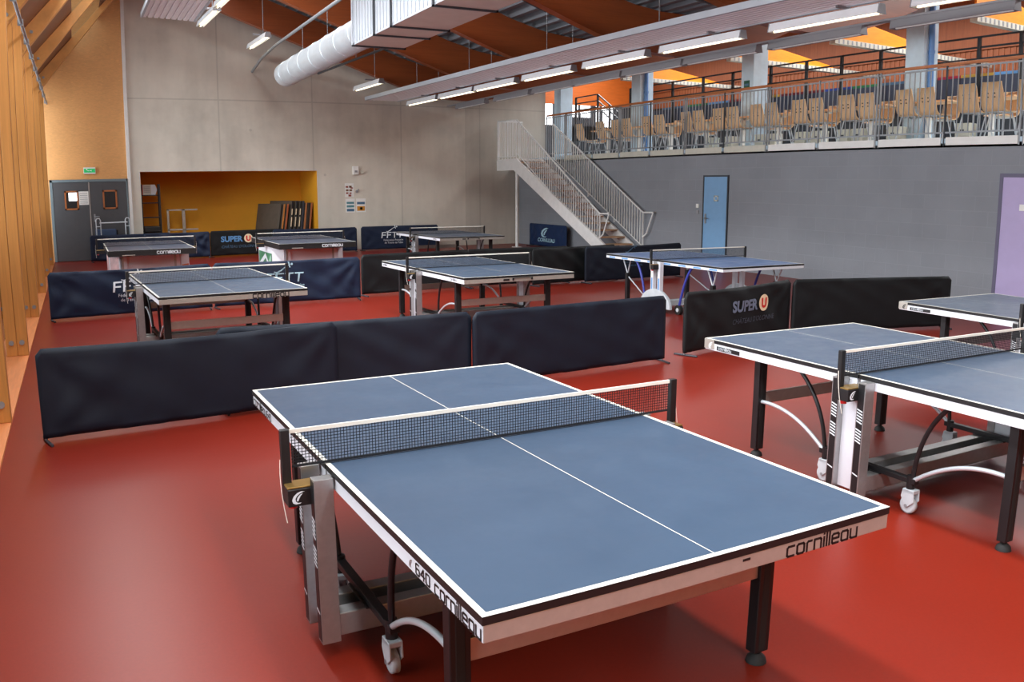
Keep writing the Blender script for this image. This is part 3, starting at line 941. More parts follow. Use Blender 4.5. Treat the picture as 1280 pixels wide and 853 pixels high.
mp1 = plain('print_rose', rgb(214, 178, 178), .6, 0, .25, 5); mp2 = plain('print_orange', rgb(206, 106, 50), .6, 0, .1)
mp3 = plain('print_green', rgb(58, 120, 84), .6, 0, .3, 6); mp4 = plain('print_pale_green', rgb(150, 190, 170), .6, 0, .2, 6)
def corner_print(T, sx, m, z0, z1):
    b = MB()
    A, B_ = Vector((sx * .71, -.55, 0)), Vector((sx * .54, -.80, 0)); d = (B_ - A).normalized(); nn = Vector((d.y, -d.x, 0)) * sx
    if nn.y > 0: nn = -nn
    A = A + d * .02 + nn * .0135; B_ = B_ - d * .02 + nn * .0135
    b.face([A + Vector((0, 0, z0)), B_ + Vector((0, 0, z0)), B_ + Vector((0, 0, z1)), A + Vector((0, 0, z1))], m)
    return b
corner_print(T6, -1, mp1, .08, .60).build('side_print', T6)
b = MB(); b.box(-.7265, -.7245, -.50, .75, .08, .60, mp1); b.build('side_print', T6)
corner_print(T6, 1, mp2, .08, .42).build('side_print', T6)
corner_print(T7, -1, M['panelwhite'], .08, .60).build('side_print', T7)
b = MB(); b.box(-.7265, -.7245, -.50, .75, .06, .52, mp3)
b.mesh([(-.7275, .70, .28), (-.7275, .10, .50), (-.7275, -.48, .16), (-.7275, -.48, .08), (-.7275, .10, .40), (-.7275, .70, .18)], [(0, 1, 4, 5), (1, 2, 3, 4)], M['printwhite'])
b.mesh([(-.7272, -.1, .30), (-.7272, -.4, .50), (-.7272, -.45, .42), (-.7272, -.35, .24)], [(0, 1, 2, 3)], mp4)
b.build('side_print', T7)

# ------------------------------------------------------------------ surround barriers
def ragged(seed, amp):
    rnd = random.Random(seed)
    W = [(rnd.uniform(4, 16), rnd.uniform(-1.1, 1.1), rnd.uniform(0, 6.3), rnd.uniform(.25, 1)) for _ in range(7)]
    C = [(cx, cz, rnd.randint(7, 12), rnd.uniform(0, 6)) for cx in (0, 1) for cz in (0, 1)]
    def d(u, z, L, H):
        s = sum(a * math.sin(k * (u * math.cos(th * .5) + z * 2.2 * math.sin(th * .5 + .6)) + ph) for k, th, ph, a in W) / 3.2
        for cx, cz, n, ph in C:
            dx, dz = abs(u - cx * L), abs(z - cz * H)
            r = math.hypot(dx, dz)
            s += .9 * math.sin(n * math.atan2(dz, dx + 1e-4) + ph) * min(1, r * 4) * math.exp(-r / .45)
        e = min(1, u * 9, (L - u) * 9) * min(1, (H - z) * 12 + .1, z * 12 + .1)
        return amp * s * max(0, e)
    return d

def barrier(p0, p1, mat, label, seed, amp=.010, sag=.012, prints=None, feet=(True, True), bulge=.0, H=.70):
    p0 = Vector((p0[0], p0[1], 0)); p1 = Vector((p1[0], p1[1], 0))
    L = (p1 - p0).length; xd = (p1 - p0).normalized(); nrm = Vector((xd.y, -xd.x, 0))   # faces the camera side
    ang = math.atan2(xd.y, xd.x)
    root = thing('barrier', label, 'barrier', p0, ang, 'table tennis surround barriers')
    disp = ragged(seed, amp * 1.8)
    NU, NV = 56, 16
    zb = .035
    def surf(u, z):           # local: u along, z up, returns y (front is -y)
        return -.02 - disp(u, z, L, H) - bulge * math.sin(PI * min(1, max(0, u / L))) * (1 - z / H)
    b = MB()
    front, back = [], []
    for j in range(NV + 1):
        for i in range(NU + 1):
            u = L * i / NU
            e = min(u, L - u)
            rc = .05
            ztop = H - sag * math.sin(PI * i / NU) ** 1 * (1 if sag > 0 else 0)
            if e < rc: ztop -= rc - math.sqrt(max(0, rc * rc - (rc - e) ** 2))
            z = zb + (ztop - zb) * j / NV
            k = math.sin(PI * j / NV) ** .25 if 0 < j < NV else 0.25
            y = surf(u, z)
            front.append((u, y * (k if y < -.02 else 1), z)); back.append((u, .016 * k, z))
    W = NU + 1
    fs = [(j * W + i, j * W + i + 1, (j + 1) * W + i + 1, (j + 1) * W + i) for j in range(NV) for i in range(NU)]
    n = len(front)
    allf = fs + [(d + n, c + n, b2 + n, a + n) for a, b2, c, d in fs]
    rim = [i for i in range(W)] + [j * W + NU for j in range(1, NV + 1)] + [NV * W + i for i in range(NU - 1, -1, -1)] + [j * W for j in range(NV - 1, 0, -1)]
    for a, c in zip(rim, rim[1:] + rim[:1]):
        allf.append((a, a + n, c + n, c))
    b.mesh(front + back, allf, mat, True)
    cover = b.build('fabric_cover', root)
    for s, ok in zip((0, 1), feet):
        if not ok: continue
        f = MB(); u = .02 if s == 0 else L - .02
        f.tube([(u, 0, .012), (u, 0, .07)], .010, M['railgrey'], 8)
        sp = -.03 if s == 0 else .03
        f.tube([(u - sp, -.15, .012), (u, 0, .014), (u + sp * .3, .13, .012)], .011, M['darksteel'], 8)
        f.build('foot', root)
    if prints:
        def put(geo, u0, z0, m, shear=0):
            q = MB(); vs, fs2, w = geo
            q.mesh([(u0 + x, surf(u0 + x, z0 + y) - .010, z0 + y) for x, y in vs], fs2, m)
            return q.build('lettering', cover)
        prints(put, L)
    return root

def fine(geo, step=.04):
    return geo
def super_u(u0, z0, s, mt, mdim, cream):
    def f(put, L):
        g = text_geo('SUPER', s * 1.30, 0, .04); put(g, u0, z0, mt)
        w = g[2]
        dv, df, _ = disc_geo(s * .74); cx, cz = u0 + w + s * .95, z0 + s * .48
        q = put((dv, df, 0), cx, cz, cream)
        g2 = text_geo('U', s * 1.15, 0, .05)
        q = put(([(x - g2[2] / 2, y - s * .40) for x, y in g2[0]], g2[1], 0), cx, cz, M['printred'])
        for v in q.data.vertices: v.co.y -= .004
        put(text_geo("CHÂTEAU D'OLONNE", s * .62, .25, .0), u0 + .01, z0 - s * 1.05, mdim)
    return f
def fftt(u0, z0, s, m, lines=True, fig=True):
    def f(put, L):
        put(stroke_geo('FFTT', s, .17, .24, .12, 1.3), u0, z0, m)
        if lines:
            put(text_geo('Fédération Française', s * .50), u0 + .06, z0 - s * .62, m)
            put(text_geo('de Tennis de Table', s * .50), u0 + .09, z0 - s * 1.15, m)
        if fig:
            w = s * .16
            pts = [(0.0, 1.35), (.35, 1.25), (.9, 1.5), (1.5, 1.95), (2.0, 2.15)]
            vs, fs = [], []
            for k, (x, y) in enumerate(pts):
                t = w * (1.2 - abs(k - 2) * .35)
                vs += [(x * s, y * s - t / 2), (x * s, y * s + t / 2)]
                if k: fs.append((2 * k - 2, 2 * k, 2 * k + 1, 2 * k - 1))
            n = len(vs)
            vs += [(1.75 * s, 2.5 * s), (1.9 * s, 2.5 * s), (2.05 * s, 1.8 * s), (1.92 * s, 1.8 * s)]
            fs.append((n, n + 3, n + 2, n + 1))
            dv, df, _ = disc_geo(s * .14, 12)
            n = len(vs); vs += [(x + 2.22 * s, y + 2.2 * s) for x, y in dv]; fs += [tuple(a + n for a in t) for t in df]
            put((vs, fs, 0), u0 + s * .9, z0 - s * .1, m)
    return f
def fed(put, L): fftt(.88, .37, .13, M['printwhite'])(put, L)
BN, BD, BB, BL = M['navy'], M['darknavy'], M['blackfab'], M['bluefab']
barrier((-.36, 6.76), (1.95, 6.98), BD, 'dark navy barrier in front of the left table, with its end foot showing at left', 1, .009, .02)
barrier((.98, 7.10), (3.20, 7.0), BD, 'dark navy barrier behind the foreground table, between two other navy barriers', 2, .006, .01)
barrier((3.19, 6.93), (5.48, 7.13), BD, 'dark navy barrier behind the foreground net, right end of the front row', 3, .006, .0)
barrier((5.84, 7.25), (7.88, 7.74), BB, 'black barrier with grey supermarket lettering and a round red letter badge, standing mid right', 4, .010, .02,
        super_u(.86, .40, .135, M['printslate'], M['printdim'], M['printcream']))
barrier((7.9, 7.70), (10.25, 7.13), BB, 'plain black barrier between the lettered barrier and the lilac door', 5, .008, .0)
barrier((-.45, 13.30), (1.84, 13.50), BN, 'wrinkled navy barrier with white federation lettering at the pine posts', 6, .020, .02, fed)
barrier((1.88, 13.50), (4.20, 13.50), BN, 'wrinkled navy barrier with pale letters partly hidden behind the left table', 7, .024, .015,
        fftt(.80, .36, .13, M['printcyan'], True))
barrier((4.34, 13.86), (6.42, 14.08), BB, 'black barrier directly behind the middle table, at its left', 8, .006, .0)
barrier((6.40, 14.12), (8.5, 14.10), BB, 'black barrier behind the middle table, at its right', 9, .006, .0)
barrier((7.56, 13.80), (9.6, 14.15), BB, 'charcoal barrier between the middle table and the bright blue table', 10, .014, .01)
barrier((8.68, 13.78), (11.1, 13.98), BD, 'dark navy barrier with dim letters behind the bright blue table', 11, .010, .02,
        fftt(.85, .42, .12, M['printteal'], True, True))
barrier((.28, 24.02), (2.3, 24.08), BN, 'navy barrier standing before the grey double door in the back row', 12, .012, .01)
barrier((1.62, 23.90), (3.28, 23.84), BN, 'navy barrier with fan shaped folds left of the far lettered barrier', 13, .022, .01)
barrier((3.31, 23.98), (5.35, 24.16), BB, 'black barrier with blue supermarket lettering in front of the ochre niche', 14, .006, .0,
        super_u(.28, .40, .16, M['printblue'], M['printteal'], M['printcream']))
barrier((4.95, 23.76), (7.36, 23.86), BN, 'navy barrier behind the right boxed table, before the stacked boards', 15, .014, .01)
barrier((7.53, 23.98), (9.95, 24.08), BN, 'dark navy barrier with small white letters beside the silver sided far table', 16, .012, .0,
        fftt(.62, .36, .15, M['printwhite'], True))
def corn(put, L):
    g = swoosh_geo(.30)
    put(([(x * 1.7, y) for x, y in g[0]], g[1], 0), .75, .30, M['printcyan'])
    g = text_geo('CORNILLEAU', .15, 0, .02)
    put(([(x * 1.15, y) for x, y in g[0]], g[1], 0), .60, .17, M['printcyan'])
barrier((12.93, 23.75), (12.88, 21.45), BL, 'blue barrier with a pale crescent logo standing under the steel staircase', 17, .010, .0, corn)
# ------------------------------------------------------------------ steel staircase to the gallery
st = thing('steel_staircase', 'pale steel staircase with wooden treads climbing to the gallery', 'staircase', (12.15, 17.8, 0))
SW = .86                       # width, towards the block wall
GZ = 2.70                      # gallery floor height
RUN, RISE = 5.40, 2.62         # local y from foot to landing
def sz(y): return RISE * (y + .0) / RUN
SM = M['stairwhite']
for x, nm in ((0.0, 'n'), (SW, 'f')):
    b = MB()
    b.prism([(-.02, 0), (.50, 0), (RUN + .12, 2.31), (6.65, 2.31), (6.65, 2.63), (RUN - .02, 2.66), (-.02, .10)], 'x', x - .03, x + .03, SM)
    b.build('stringer', st, bevel=.004)
for k in range(15):
    y = .18 + k * (RUN - .18) / 15; z = .17 + k * (RISE - .1) / 15
    b = MB(); b.box(.03, SW - .03, y - .02, y + .28, z, z + .035, M['tread']); b.build('tread', st, bevel=.004)
b = MB(); b.box(-.0, SW + .05, RUN, 6.65, 2.60, 2.655, M['stairwhite']); b.build('landing', st)
b = MB(); b.tube([(.05, 5.45, 0), (.05, 5.45, 2.35)], .045, SM, 12); b.box(-.06, .16, 5.34, 5.56, 0, .012, SM); b.build('support_post', st)
def rail(x, ytop, ztop, ybot, zbot, off, land):
    b = MB()
    pts = [(x, ytop, ztop), (x, ybot, zbot), (x, ybot - .42, zbot + .01), (x, ybot - .16, zbot - .52)]
    b.tube(pts[:3], .024, SM, 8); b.tube(pts[2:] + [(x, ybot, zbot - .62)], .02, SM, 8)
    if land:
        b.tube([(x, ytop, ztop), (x, 6.62, ztop + .04), (x, 6.62, 2.62)], .024, SM, 8)
    h = b.build('handrail', st)
    b = MB()
    slope = (ztop - zbot) / (ytop - ybot)
    lo0, lo1 = (ytop, ztop - off), (ybot, zbot - off + .12)
    b.tube([(x, *lo0), (x, *lo1)], .014, SM, 6)
    n = int((ytop - ybot) / .115)
    for k in range(n + 1):
        y = ybot + (ytop - ybot) * k / n
        zt_ = zbot + slope * (y - ybot)
        zl = lo1[1] + (lo0[1] - lo1[1]) * (y - ybot) / (ytop - ybot)
        big = k % 11 == 0
        b.box(x - (.02 if big else .010), x + (.02 if big else .010), y - .010, y + .010, zl - (.1 if big else 0), zt_, SM)
    if land:
        b.tube([(x, ytop, 2.72), (x, 6.6, 2.72)], .014, SM, 6)
        for k in range(11):
            y = ytop + (6.6 - ytop) * (k + .5) / 11
            b.box(x - .0075, x + .0075, y - .008, y + .008, 2.72, ztop + .02, SM)
    b.build('baluster_panel', st)
rail(0.0, 5.37, 3.79, .80, 1.14, .98, True)
rail(SW, 4.72, 3.66, .12, 1.18, .98, False)
# rail at the end of the landing
b = MB(); b.tube([(0, 6.62, 3.83), (SW, 6.62, 3.83)], .024, SM, 8)
for k in range(9): b.box(.1 * k + .04, .1 * k + .055, 6.612, 6.628, 2.63, 3.83, SM)
b.build('landing_rail', st)

# ------------------------------------------------------------------ gallery
b = MB(); b.box(XR, 21.0, YF, 22.55, 2.55, GZ, M['columnconcrete']); b.box(XR, 21.0, 22.55, 30.0, 2.55, GZ, M['columnconcrete']); struct(b.build('floor'))
b = MB(); b.box(15.6, 21.0, YF, 26.0, GZ, 3.36, M['darksteel']); struct(b.build('floor'))
b = MB()
x = 20.45
b.box(x, x + .2, YF, 30, GZ, 9.0, M['slatbrown'])
y = YF + .1
while y < 27:
    b.box(x - .015, x, y, y + .07, 3.36, 5.4, M['slatbrown']); y += .16
b.box(x - .05, x + .01, YF, 30, 5.4, 9.0, M['slatbrown'])
struct(b.build('wall_right'))
# far end of the gallery: glazed wall
b = MB()
b.box(14.05, 20.6, 28.0, 28.15, 4.85, 8.9, M['orange']); b.box(14.05, 20.6, 28.0, 28.15, GZ, 3.35, M['darksteel'])
for x0, x1, z0 in ((14.05, 15.6, 3.35), (16.2, 16.7, 3.35), (16.9, 16.98, 4.3), (17.3, 17.36, 4.3), (17.85, 18.05, 3.35), (18.25, 18.33, 3.35), (18.85, 20.6, 3.35)):
    b.box(x0, x1, 28.0, 28.15, z0, 4.85, M['darksteel'])
b.box(16.7, 17.85, 28.0, 28.15, 3.35, 4.40, M['darksteel']); b.box(15.6, 18.85, 28.0, 28.15, 3.35, 4.08, M['darksteel'])
struct(b.build('wall_back'))
b = MB(); b.box(15.1, 19.3, 28.08, 28.10, 3.35, 4.85, M['daylight']); struct(b.build('window_4'))
COLY = [10.87, 15.52, 20.02, 24.34]
for i, y in enumerate(COLY):
    b = MB(); b.box(14.35, 14.80, y, y + .41, GZ, beam_z(14.4) - .05, M['columnconcrete'])
    o = b.build('concrete_column', bevel=.01)
    tag(o, 'rectangular concrete column on the gallery, %s' % ['nearest, with a blue pipe on its side', 'second from the camera, carrying a small green sign', 'third from the camera, with a blue pipe', 'farthest, beside the head of the stairs'][i],
        'column', 'gallery columns')
    if i in (0, 2):
        p = MB(); p.tube([(14.52, y - .06, GZ), (14.52, y - .06, 5.6)], .055, plain('blue_pipe_paint', rgb(86, 128, 182), .4) if i == 0 else M['bluepipe'], 12)
        if i == 0: M['bluepipe'] = p.mats[0]
        for z in (3.2, 4.4): p.tube([(14.52, y - .06, z), (14.52, y - .06, z + .06)], .066, M['bluepipe'], 12)
        tag(p.build('drain_pipe'), 'blue vertical pipe fixed to the %s gallery column' % ('nearest' if i == 0 else 'third'), 'pipe')
b = MB(); b.box(14.335, 14.35, 15.64, 15.82, 4.12, 4.32, plain('dark_green_sign', rgb(34, 84, 64), .5)); b.box(14.333, 14.336, 15.66, 15.80, 4.20, 4.25, M['printteal'])
tag(b.build('green_sign'), 'small dark green sign on the second gallery column', 'sign')

# railing along the gallery edge
gr = thing('gallery_railing', 'grey balustrade with an orange wooden handrail along the gallery edge', 'railing', (XR + .03, 23.06, GZ))
PY = [23.06, 21.93, 20.47, 19.15, 17.82, 16.43, 15.07, 13.69, 12.29, 10.85, 9.43, 8.00, 6.58]
def ly(y): return y - 23.06
b = MB(); b.bar((0, ly(23.06), 1.235), (0, ly(6.0), 1.235), .055, .05, M['handrail']); b.build('handrail', gr, bevel=.006)
for i, y in enumerate(PY):
    b = MB()
    for o in (-.035, .035) if i % 2 else (0.0,):
        b.box(-.035, -.005, ly(y) + o - .012, ly(y) + o + .012, -.13, 1.21, M['railgrey'] if i not in (4, 6, 10) else M['darksteel'])
    b.build('post', gr)
for i, (ya, yb) in enumerate(zip(PY, PY[1:])):
    b = MB()
    for z in (.10, 1.17): b.bar((-.01, ly(ya), z), (-.01, ly(yb), z), .02, .028, M['railgrey'])
    n = int(round((ya - yb) / .112))
    for k in range(1, n):
        y = ly(ya + (yb - ya) * k / n)
        b.box(-.018, -.003, y - .007, y + .007, .10, 1.17, M['railgrey'])
    b.build('baluster_panel', gr)
    if i > 0:
        b = MB(); b.box(-.05, -.02, ly(yb) + .05, ly(ya) - .05, -.115, .02, M['cream'] if i < 7 else M['white']); b.build('toe_board', gr, bevel=.004)

# plywood chairs and tables on the gallery
def chair_proto():
    r = bpy.data.objects.new('plywood_chair', None); COL.objects.link(r); r.empty_display_size = .1
    # one curved shell: back (towards -x) and seat
    prof = [(.44, .445), (.40, .462), (.25, .445), (.10, .438), (.03, .455), (-.02, .50), (-.045, .58), (-.07, .72), (-.10, .90)]
    wid = [.19, .205, .215, .21, .205, .205, .205, .20, .175]
    b = MB()
    vs = []
    for (x, z), w in zip(prof, wid):
        for sgn, cv in ((-1, 1), (-.5, .25), (0, 0), (.5, .25), (1, 1)):
            vs.append((x + cv * .02, sgn * w, z + cv * .008))
    n = len(vs)
    th = []
    for k, (x, y, z) in enumerate(vs):
        i = k // 5
        p = prof[max(i - 1, 0)]; q = prof[min(i + 1, len(prof) - 1)]
        d = Vector((q[0] - p[0], 0, q[1] - p[1])).normalized()
        nn = Vector((d.z, 0, -d.x)) * .012
        th.append((x - nn.x, y, z - nn.z))
    fs = []
    for i in range(len(prof) - 1):
        for j in range(4):
            a = i * 5 + j
            fs.append((a, a + 1, a + 6, a + 5)); fs.append((a + n + 5, a + n + 6, a + n + 1, a + n))
    rim = list(range(5)) + [i * 5 + 4 for i in range(1, len(prof))] + [(len(prof) - 1) * 5 + j for j in (3, 2, 1, 0)] + [i * 5 for i in range(len(prof) - 2, 0, -1)]
    for a, c in zip(rim, rim[1:] + rim[:1]): fs.append((a, a + n, c + n, c))
    b.mesh(vs + th, fs, M['ply'], True)
    sh = b.build('seat_shell', r)
    b = MB()
    for y in (-.06, .06):
        for z in (.66, .72): b.tube([(-.072 - (z - .69) * .2, y, z), (-.088 - (z - .69) * .2, y, z)], .011, M['black'], 8)
    b.build('screw', sh)
    for sx in (0, 1):
        for sy in (-1, 1):
            b = MB(); b.tube([(.06 + sx * .28, sy * .15, .435), (-.03 + sx * .46, sy * .20, .0)], .012, M['chrome'], 8); b.build('leg', r)
    b = MB(); b.tube([(.06, -.15, .428), (.06, .15, .428), (.34, .15, .428), (.34, -.15, .428), (.06, -.15, .428)], .011, M['chrome'], 6); b.build('under_frame', r)
    return r
cp = chair_proto()
CY = [21.44, 20.37, 19.62, 19.12, 18.22, 17.70, 16.63, 16.18, 15.46, 15.0, 14.24, 13.78, 12.99, 12.53, 11.76, 11.29, 10.42, 9.96, 9.14, 8.68, 8.02]
rnd = random.Random(5)
for i, y in enumerate(CY):
    c = cp if i == 0 else copy_tree(cp)
    c.location = (13.34, y, GZ); c.rotation_euler = (0, 0, rnd.uniform(-.06, .06))
    tag(c, 'plywood shell chair with its back to the gallery railing, %s from the stairs' % ORD[i], 'chair', 'plywood chairs along the gallery railing')
# facing chairs across the tables
FARY = [22.3, 20.85, 18.78, 17.3, 14.72, 13.38, 11.97, 10.45, 9.22]
for k, y in enumerate(FARY):
    c = copy_tree(cp)
    c.location = (14.66, y, GZ); c.rotation_euler = (0, 0, PI + rnd.uniform(-.08, .08))
    tag(c, 'plywood shell chair facing the railing across the gallery tables, %s from the stairs' % ORD[k], 'chair', 'plywood chairs across the gallery tables')
TY = [21.0, 19.5, 18.1, 16.68, 15.4, 14.24, 12.92, 11.72, 10.4, 9.1, 7.95]
def gtable():
    r = bpy.data.objects.new('gallery_table', None); COL.objects.link(r); r.empty_display_size = .1
    b = MB(); b.box(-.26, .26, -.55, .55, .70, .728, M['ply']); b.build('table_top', r, bevel=.004)
    b = MB(); b.box(-.04, .04, -.04, .04, .03, .70, M['white']); b.box(-.20, .20, -.22, .22, 0, .03, M['white']); b.box(-.16, .16, -.04, .04, .67, .70, M['white']); b.build('leg', r, bevel=.004)
    return r
gt = gtable()
for i, y in enumerate(TY):
    t_ = gt if i == 0 else copy_tree(gt)
    t_.location = (13.97, y, GZ)
    tag(t_, 'gallery table with a thin wooden top and white pedestal legs, %s from the stairs' % ORD[i], 'table', 'tables on the gallery')
# pale boxes on the gallery floor between chair legs
BX = [16.62, 15.92, 14.86, 14.50, 13.62, 13.16, 12.44, 12.06, 11.20, 9.68]
cb = None
for i, y in enumerate(BX):
    if cb is None:
        b = MB(); b.box(-.12, .12, -.14, .14, .0, .28, M['cream']); b.box(-.125, .125, -.145, .145, .28, .32, M['cream']); b.box(-.1225, -.12, -.04, .04, .18, .21, M['darksteel']); cb = b.build('storage_box', bevel=.008); c = cb
    else:
        c = copy_tree(cb)
    c.location = (14.08, y, GZ)
    tag(c, 'pale cream storage box on the gallery floor among the chair legs, %s from the stairs' % ORD[i], 'box', 'pale boxes under the gallery tables')

# upper tier: railing, panels with coloured top edges
tr_ = thing('tier_railing', 'black metal railing with three bars on the raised tier behind the chairs', 'railing', (15.7, 25, 3.36))
RY = [24.24, 22.4, 20.3, 18.95, 17.75, 16.35, 15.16, 14.08, 12.98, 10.58, 9.68]
b = MB()
for (ya, yb) in ((25.6, 24.24), (22.4, 9.62)):
    for z in (1.46, 1.26, 1.04): b.bar((0, ya - 25, z), (0, yb - 25, z), .03, .035, M['black'])
for z in (1.46, 1.26, 1.04):
    b.bar((0, -.76, z), (0, -2.1, z - .75), .03, .035, M['black']); b.bar((0, -2.6, z), (0.0, -3.4, z - .5), .025, .03, M['black'])
b.build('rail', tr_)
for y in RY + [25.6, 23.55]:
    b = MB(); b.box(-.025, .025, y - 25 - .035, y - 25 + .035, 0.0, 1.47 if y != 23.55 else 1.05, M['black']); b.build('post', tr_)
PC = [('black', 'black'), ('teal', 'printteal'), ('green', None), ('blue', 'printblue'), ('red', None), ('yellow', None), ('dark red', None), ('deep blue', None), ('green', None), ('pale teal', 'printteal'), ('dark green', None), ('crimson', None), ('amber', None), ('bright blue', 'printblue')]
cols = {'green': rgb(40, 120, 70), 'red': rgb(150, 40, 50), 'yellow': rgb(190, 160, 60), 'dark red': rgb(110, 26, 40), 'deep blue': rgb(36, 66, 150), 'dark green': rgb(24, 84, 60), 'crimson': rgb(160, 24, 54), 'amber': rgb(190, 150, 60)}
ys = 22.0
wids = [1.0, 1.1, .95, .9, .9, .95, 1.45, .85, .75, .8, .7, .55, .75, .85]
for i, ((cn, mk), w) in enumerate(zip(PC, wids)):
    m = M[mk] if mk else plain('edge_' + cn.replace(' ', '_'), cols[cn], .6)
    b = MB(); b.box(0, .05, 0, w - .03, .0, .72, M['slateboard']); o = b.build('coloured_board', loc=(15.85, ys - w, 3.36))
    e = MB(); e.box(-.006, .056, -.004, w - .026, .72, .775, m); e.build('top_edge', o)
    tag(o, 'slate board with a %s top edge behind the tier railing, %s from the stairs' % (cn, ORD[i]), 'board', 'boards with coloured edges on the raised tier')
    ys -= w
# white perforated channels under the gallery beams
for i, y in enumerate([13.3, 16.6, 21.2, 9.9]):
    t_ = thing('ceiling_channel', 'white slotted channel under a painted orange sunpatch below the gallery roof, %s' % ['second from the camera', 'third from the camera', 'farthest from the camera', 'nearest to the camera'][i], 'ceiling channel', (14.6, y, 4.90), 0, 'white channels under the gallery roof')
    b = MB(); b.box(0, 5.7, 0, .16, 0, .11, M['cream'])
    for kx in range(40): b.box(.10 + kx * .14, .14 + kx * .14, -.006, 0, .01, .10, M['railgrey'])
    b.build('channel_body', t_)
    b = MB(); b.prism([(0, .11), (3.6, .11), (3.6, .16), (1.2, .5), (0, .62)], 'y', .03, .07, M['sunpatch']); b.build('sunpatch', t_)  # added board, its bright orange painted to look lit by the sun

# ------------------------------------------------------------------ ducts, panels, lamps
vd = thing('ventilation_duct', 'galvanised ventilation duct hanging under the roof, round at its far end and boxed nearer', 'duct', (4.9, 14.5, 4.2))
b = MB()
c0, c1 = Vector((-.13, -.1, .29)), Vector((-.13, 6.3, .27))
pts = [c0.lerp(c1, k / 14) for k in range(15)]
b.tube(pts, .275, M['galv'], 40, True)
b.tube([c1, c1 + (c1 - c0).normalized() * -.4], .262, M['galv'], 40, True)
rd = b.build('round_duct', vd)
for k in (1, 3, 5, 7, 9, 11, 13):
    s_ = MB(); q = c0.lerp(c1, k / 14); dd = (c1 - c0).normalized() * .02
    s_.tube([q - dd * .6, q - dd * .3, q + dd * .3, q + dd * .6], [.274, .284, .284, .274], M['galv'], 40, False); s_.build('seam_ring', rd)
b = MB(); b.box(-.42, .48, -7.5, 0, 0, 1.05, M['ductwhite'])
x = -.42
y = -7.45
while y < -.02:
    b.box(-.432, -.42, y, y + .03, .03, 1.02, M['ductwhite']); y += .15
b.face([(-.419, -7.5, -.001), (.479, -7.5, -.001), (.479, -.0, -.001), (-.419, 0, -.001)], M['ductbeige'])
b.build('box_duct', vd, bevel=.0)
for y in (-.02, -1.15, -1.95, -3.6, -5.4):
    s_ = MB(); s_.box(-.45, .51, y - .045, y, -.025, -.001, M['darksteel']); s_.box(-.45, -.433, y - .045, y, -.025, 1.05, M['darksteel'] if y < -.5 else M['ductwhite']); s_.box(.481, .51, y - .045, y, -.025, 1.05, M['darksteel']); s_.build('flange', vd)
for k, y in enumerate((4.6, 2.6, 1.0)):
    s_ = MB(); q = c0.lerp(c1, y / 6.3); s_.tube([(q.x, y, q.z + .27), (q.x, y, 1.10)], .006, M['railgrey'], 6); s_.build('hanger_rod', vd)
b = MB(); b.tube([(4.74, 24.75, 5.02), (4.75, 23.4, 5.22), (4.76, 21.8, 5.30), (4.77, 15.0, 5.32), (4.78, 9.0, 5.32)], .035, M['railgrey'], 8)
r1 = b.build('ceiling_rail'); tag(r1, 'grey hanging rail above the round duct', 'rail')
b = MB(); b.tube([(6.10, 22.85, 4.8), (6.33, 18.6, 4.8), (6.45, 12, 4.8)], .03, M['darksteel'], 8)
r2 = b.build('ceiling_rail'); tag(r2, 'dark hanging rail right of the duct, in front of the brown beams', 'rail')
for (x, y) in ((6.25, 20.0), (6.36, 17.2), (6.42, 14.0)):
    b = MB(); b.tube([(x, y, 4.8), (x, y, roof_z(x))], .006, M['railgrey'], 6); b.build('hanger_rod', r2)
# radiant ceiling panels
def radiant(p0, p1, q0, q1, z, label, rods):
    o = thing('radiant_panel', label, 'radiant panel', (p0[0], p0[1], z), 0, 'long white radiant panels')
    b = MB()
    P0, P1, Q0, Q1 = Vector((*p0, z)), Vector((*p1, z)), Vector((*q0, z)), Vector((*q1, z))
    n = 9
    off = Vector((p0[0], p0[1], z))
    for k in range(n):
        a0, a1 = k / n, (k + .72) / n
        for (s0, s1, dz) in ((a0, a1, 0.0), (a1, (k + 1) / n, .03)):
            A = P0.lerp(Q0, s0) - off; B_ = P0.lerp(Q0, s1) - off; C_ = P1.lerp(Q1, s1) - off; D = P1.lerp(Q1, s0) - off
            dv = Vector((0, 0, dz))
            b.mesh([A + dv, B_ + dv, C_ + dv, D + dv, A + Vector((0, 0, .06)), B_ + Vector((0, 0, .06)), C_ + Vector((0, 0, .06)), D + Vector((0, 0, .06))],
                   [(0, 3, 2, 1), (4, 5, 6, 7), (0, 1, 5, 4), (1, 2, 6, 5), (2, 3, 7, 6), (3, 0, 4, 7)], M['radiant'])
    b.build('panel_sheet', o)
    for (A, B_) in ((P0, P1), (Q0, Q1)):
        e = MB(); e.bar(A - off + Vector((0, 0, .04)), B_ - off + Vector((0, 0, .04)), .05, .10, M['ductwhite']); e.build('edge_trim', o)
    for (x, y) in rods:
        e = MB(); e.tube([(x - off.x, y - off.y, .06), (x - off.x, y - off.y, roof_z(x) - z)], .007, M['railgrey'], 6); e.build('hanger_rod', o)
    return o
radiant((7.76, 24.0), (8.75, 2.0), (8.72, 24.0), (9.72, 2.0), 4.27, 'long white ribbed radiant panel running from the far wall along the gallery side',
        [(8.0, 20.6), (8.5, 20.4), (8.15, 17.8), (8.6, 17.6), (8.3, 14.6), (8.75, 14.4), (8.45, 11.3)])
radiant((1.52, 20.1), (1.62, 4.0), (2.66, 20.35), (2.74, 4.0), 5.5, 'white ribbed radiant panel ending at the top left, before the concrete wall', [(1.9, 19.0), (2.4, 15)])

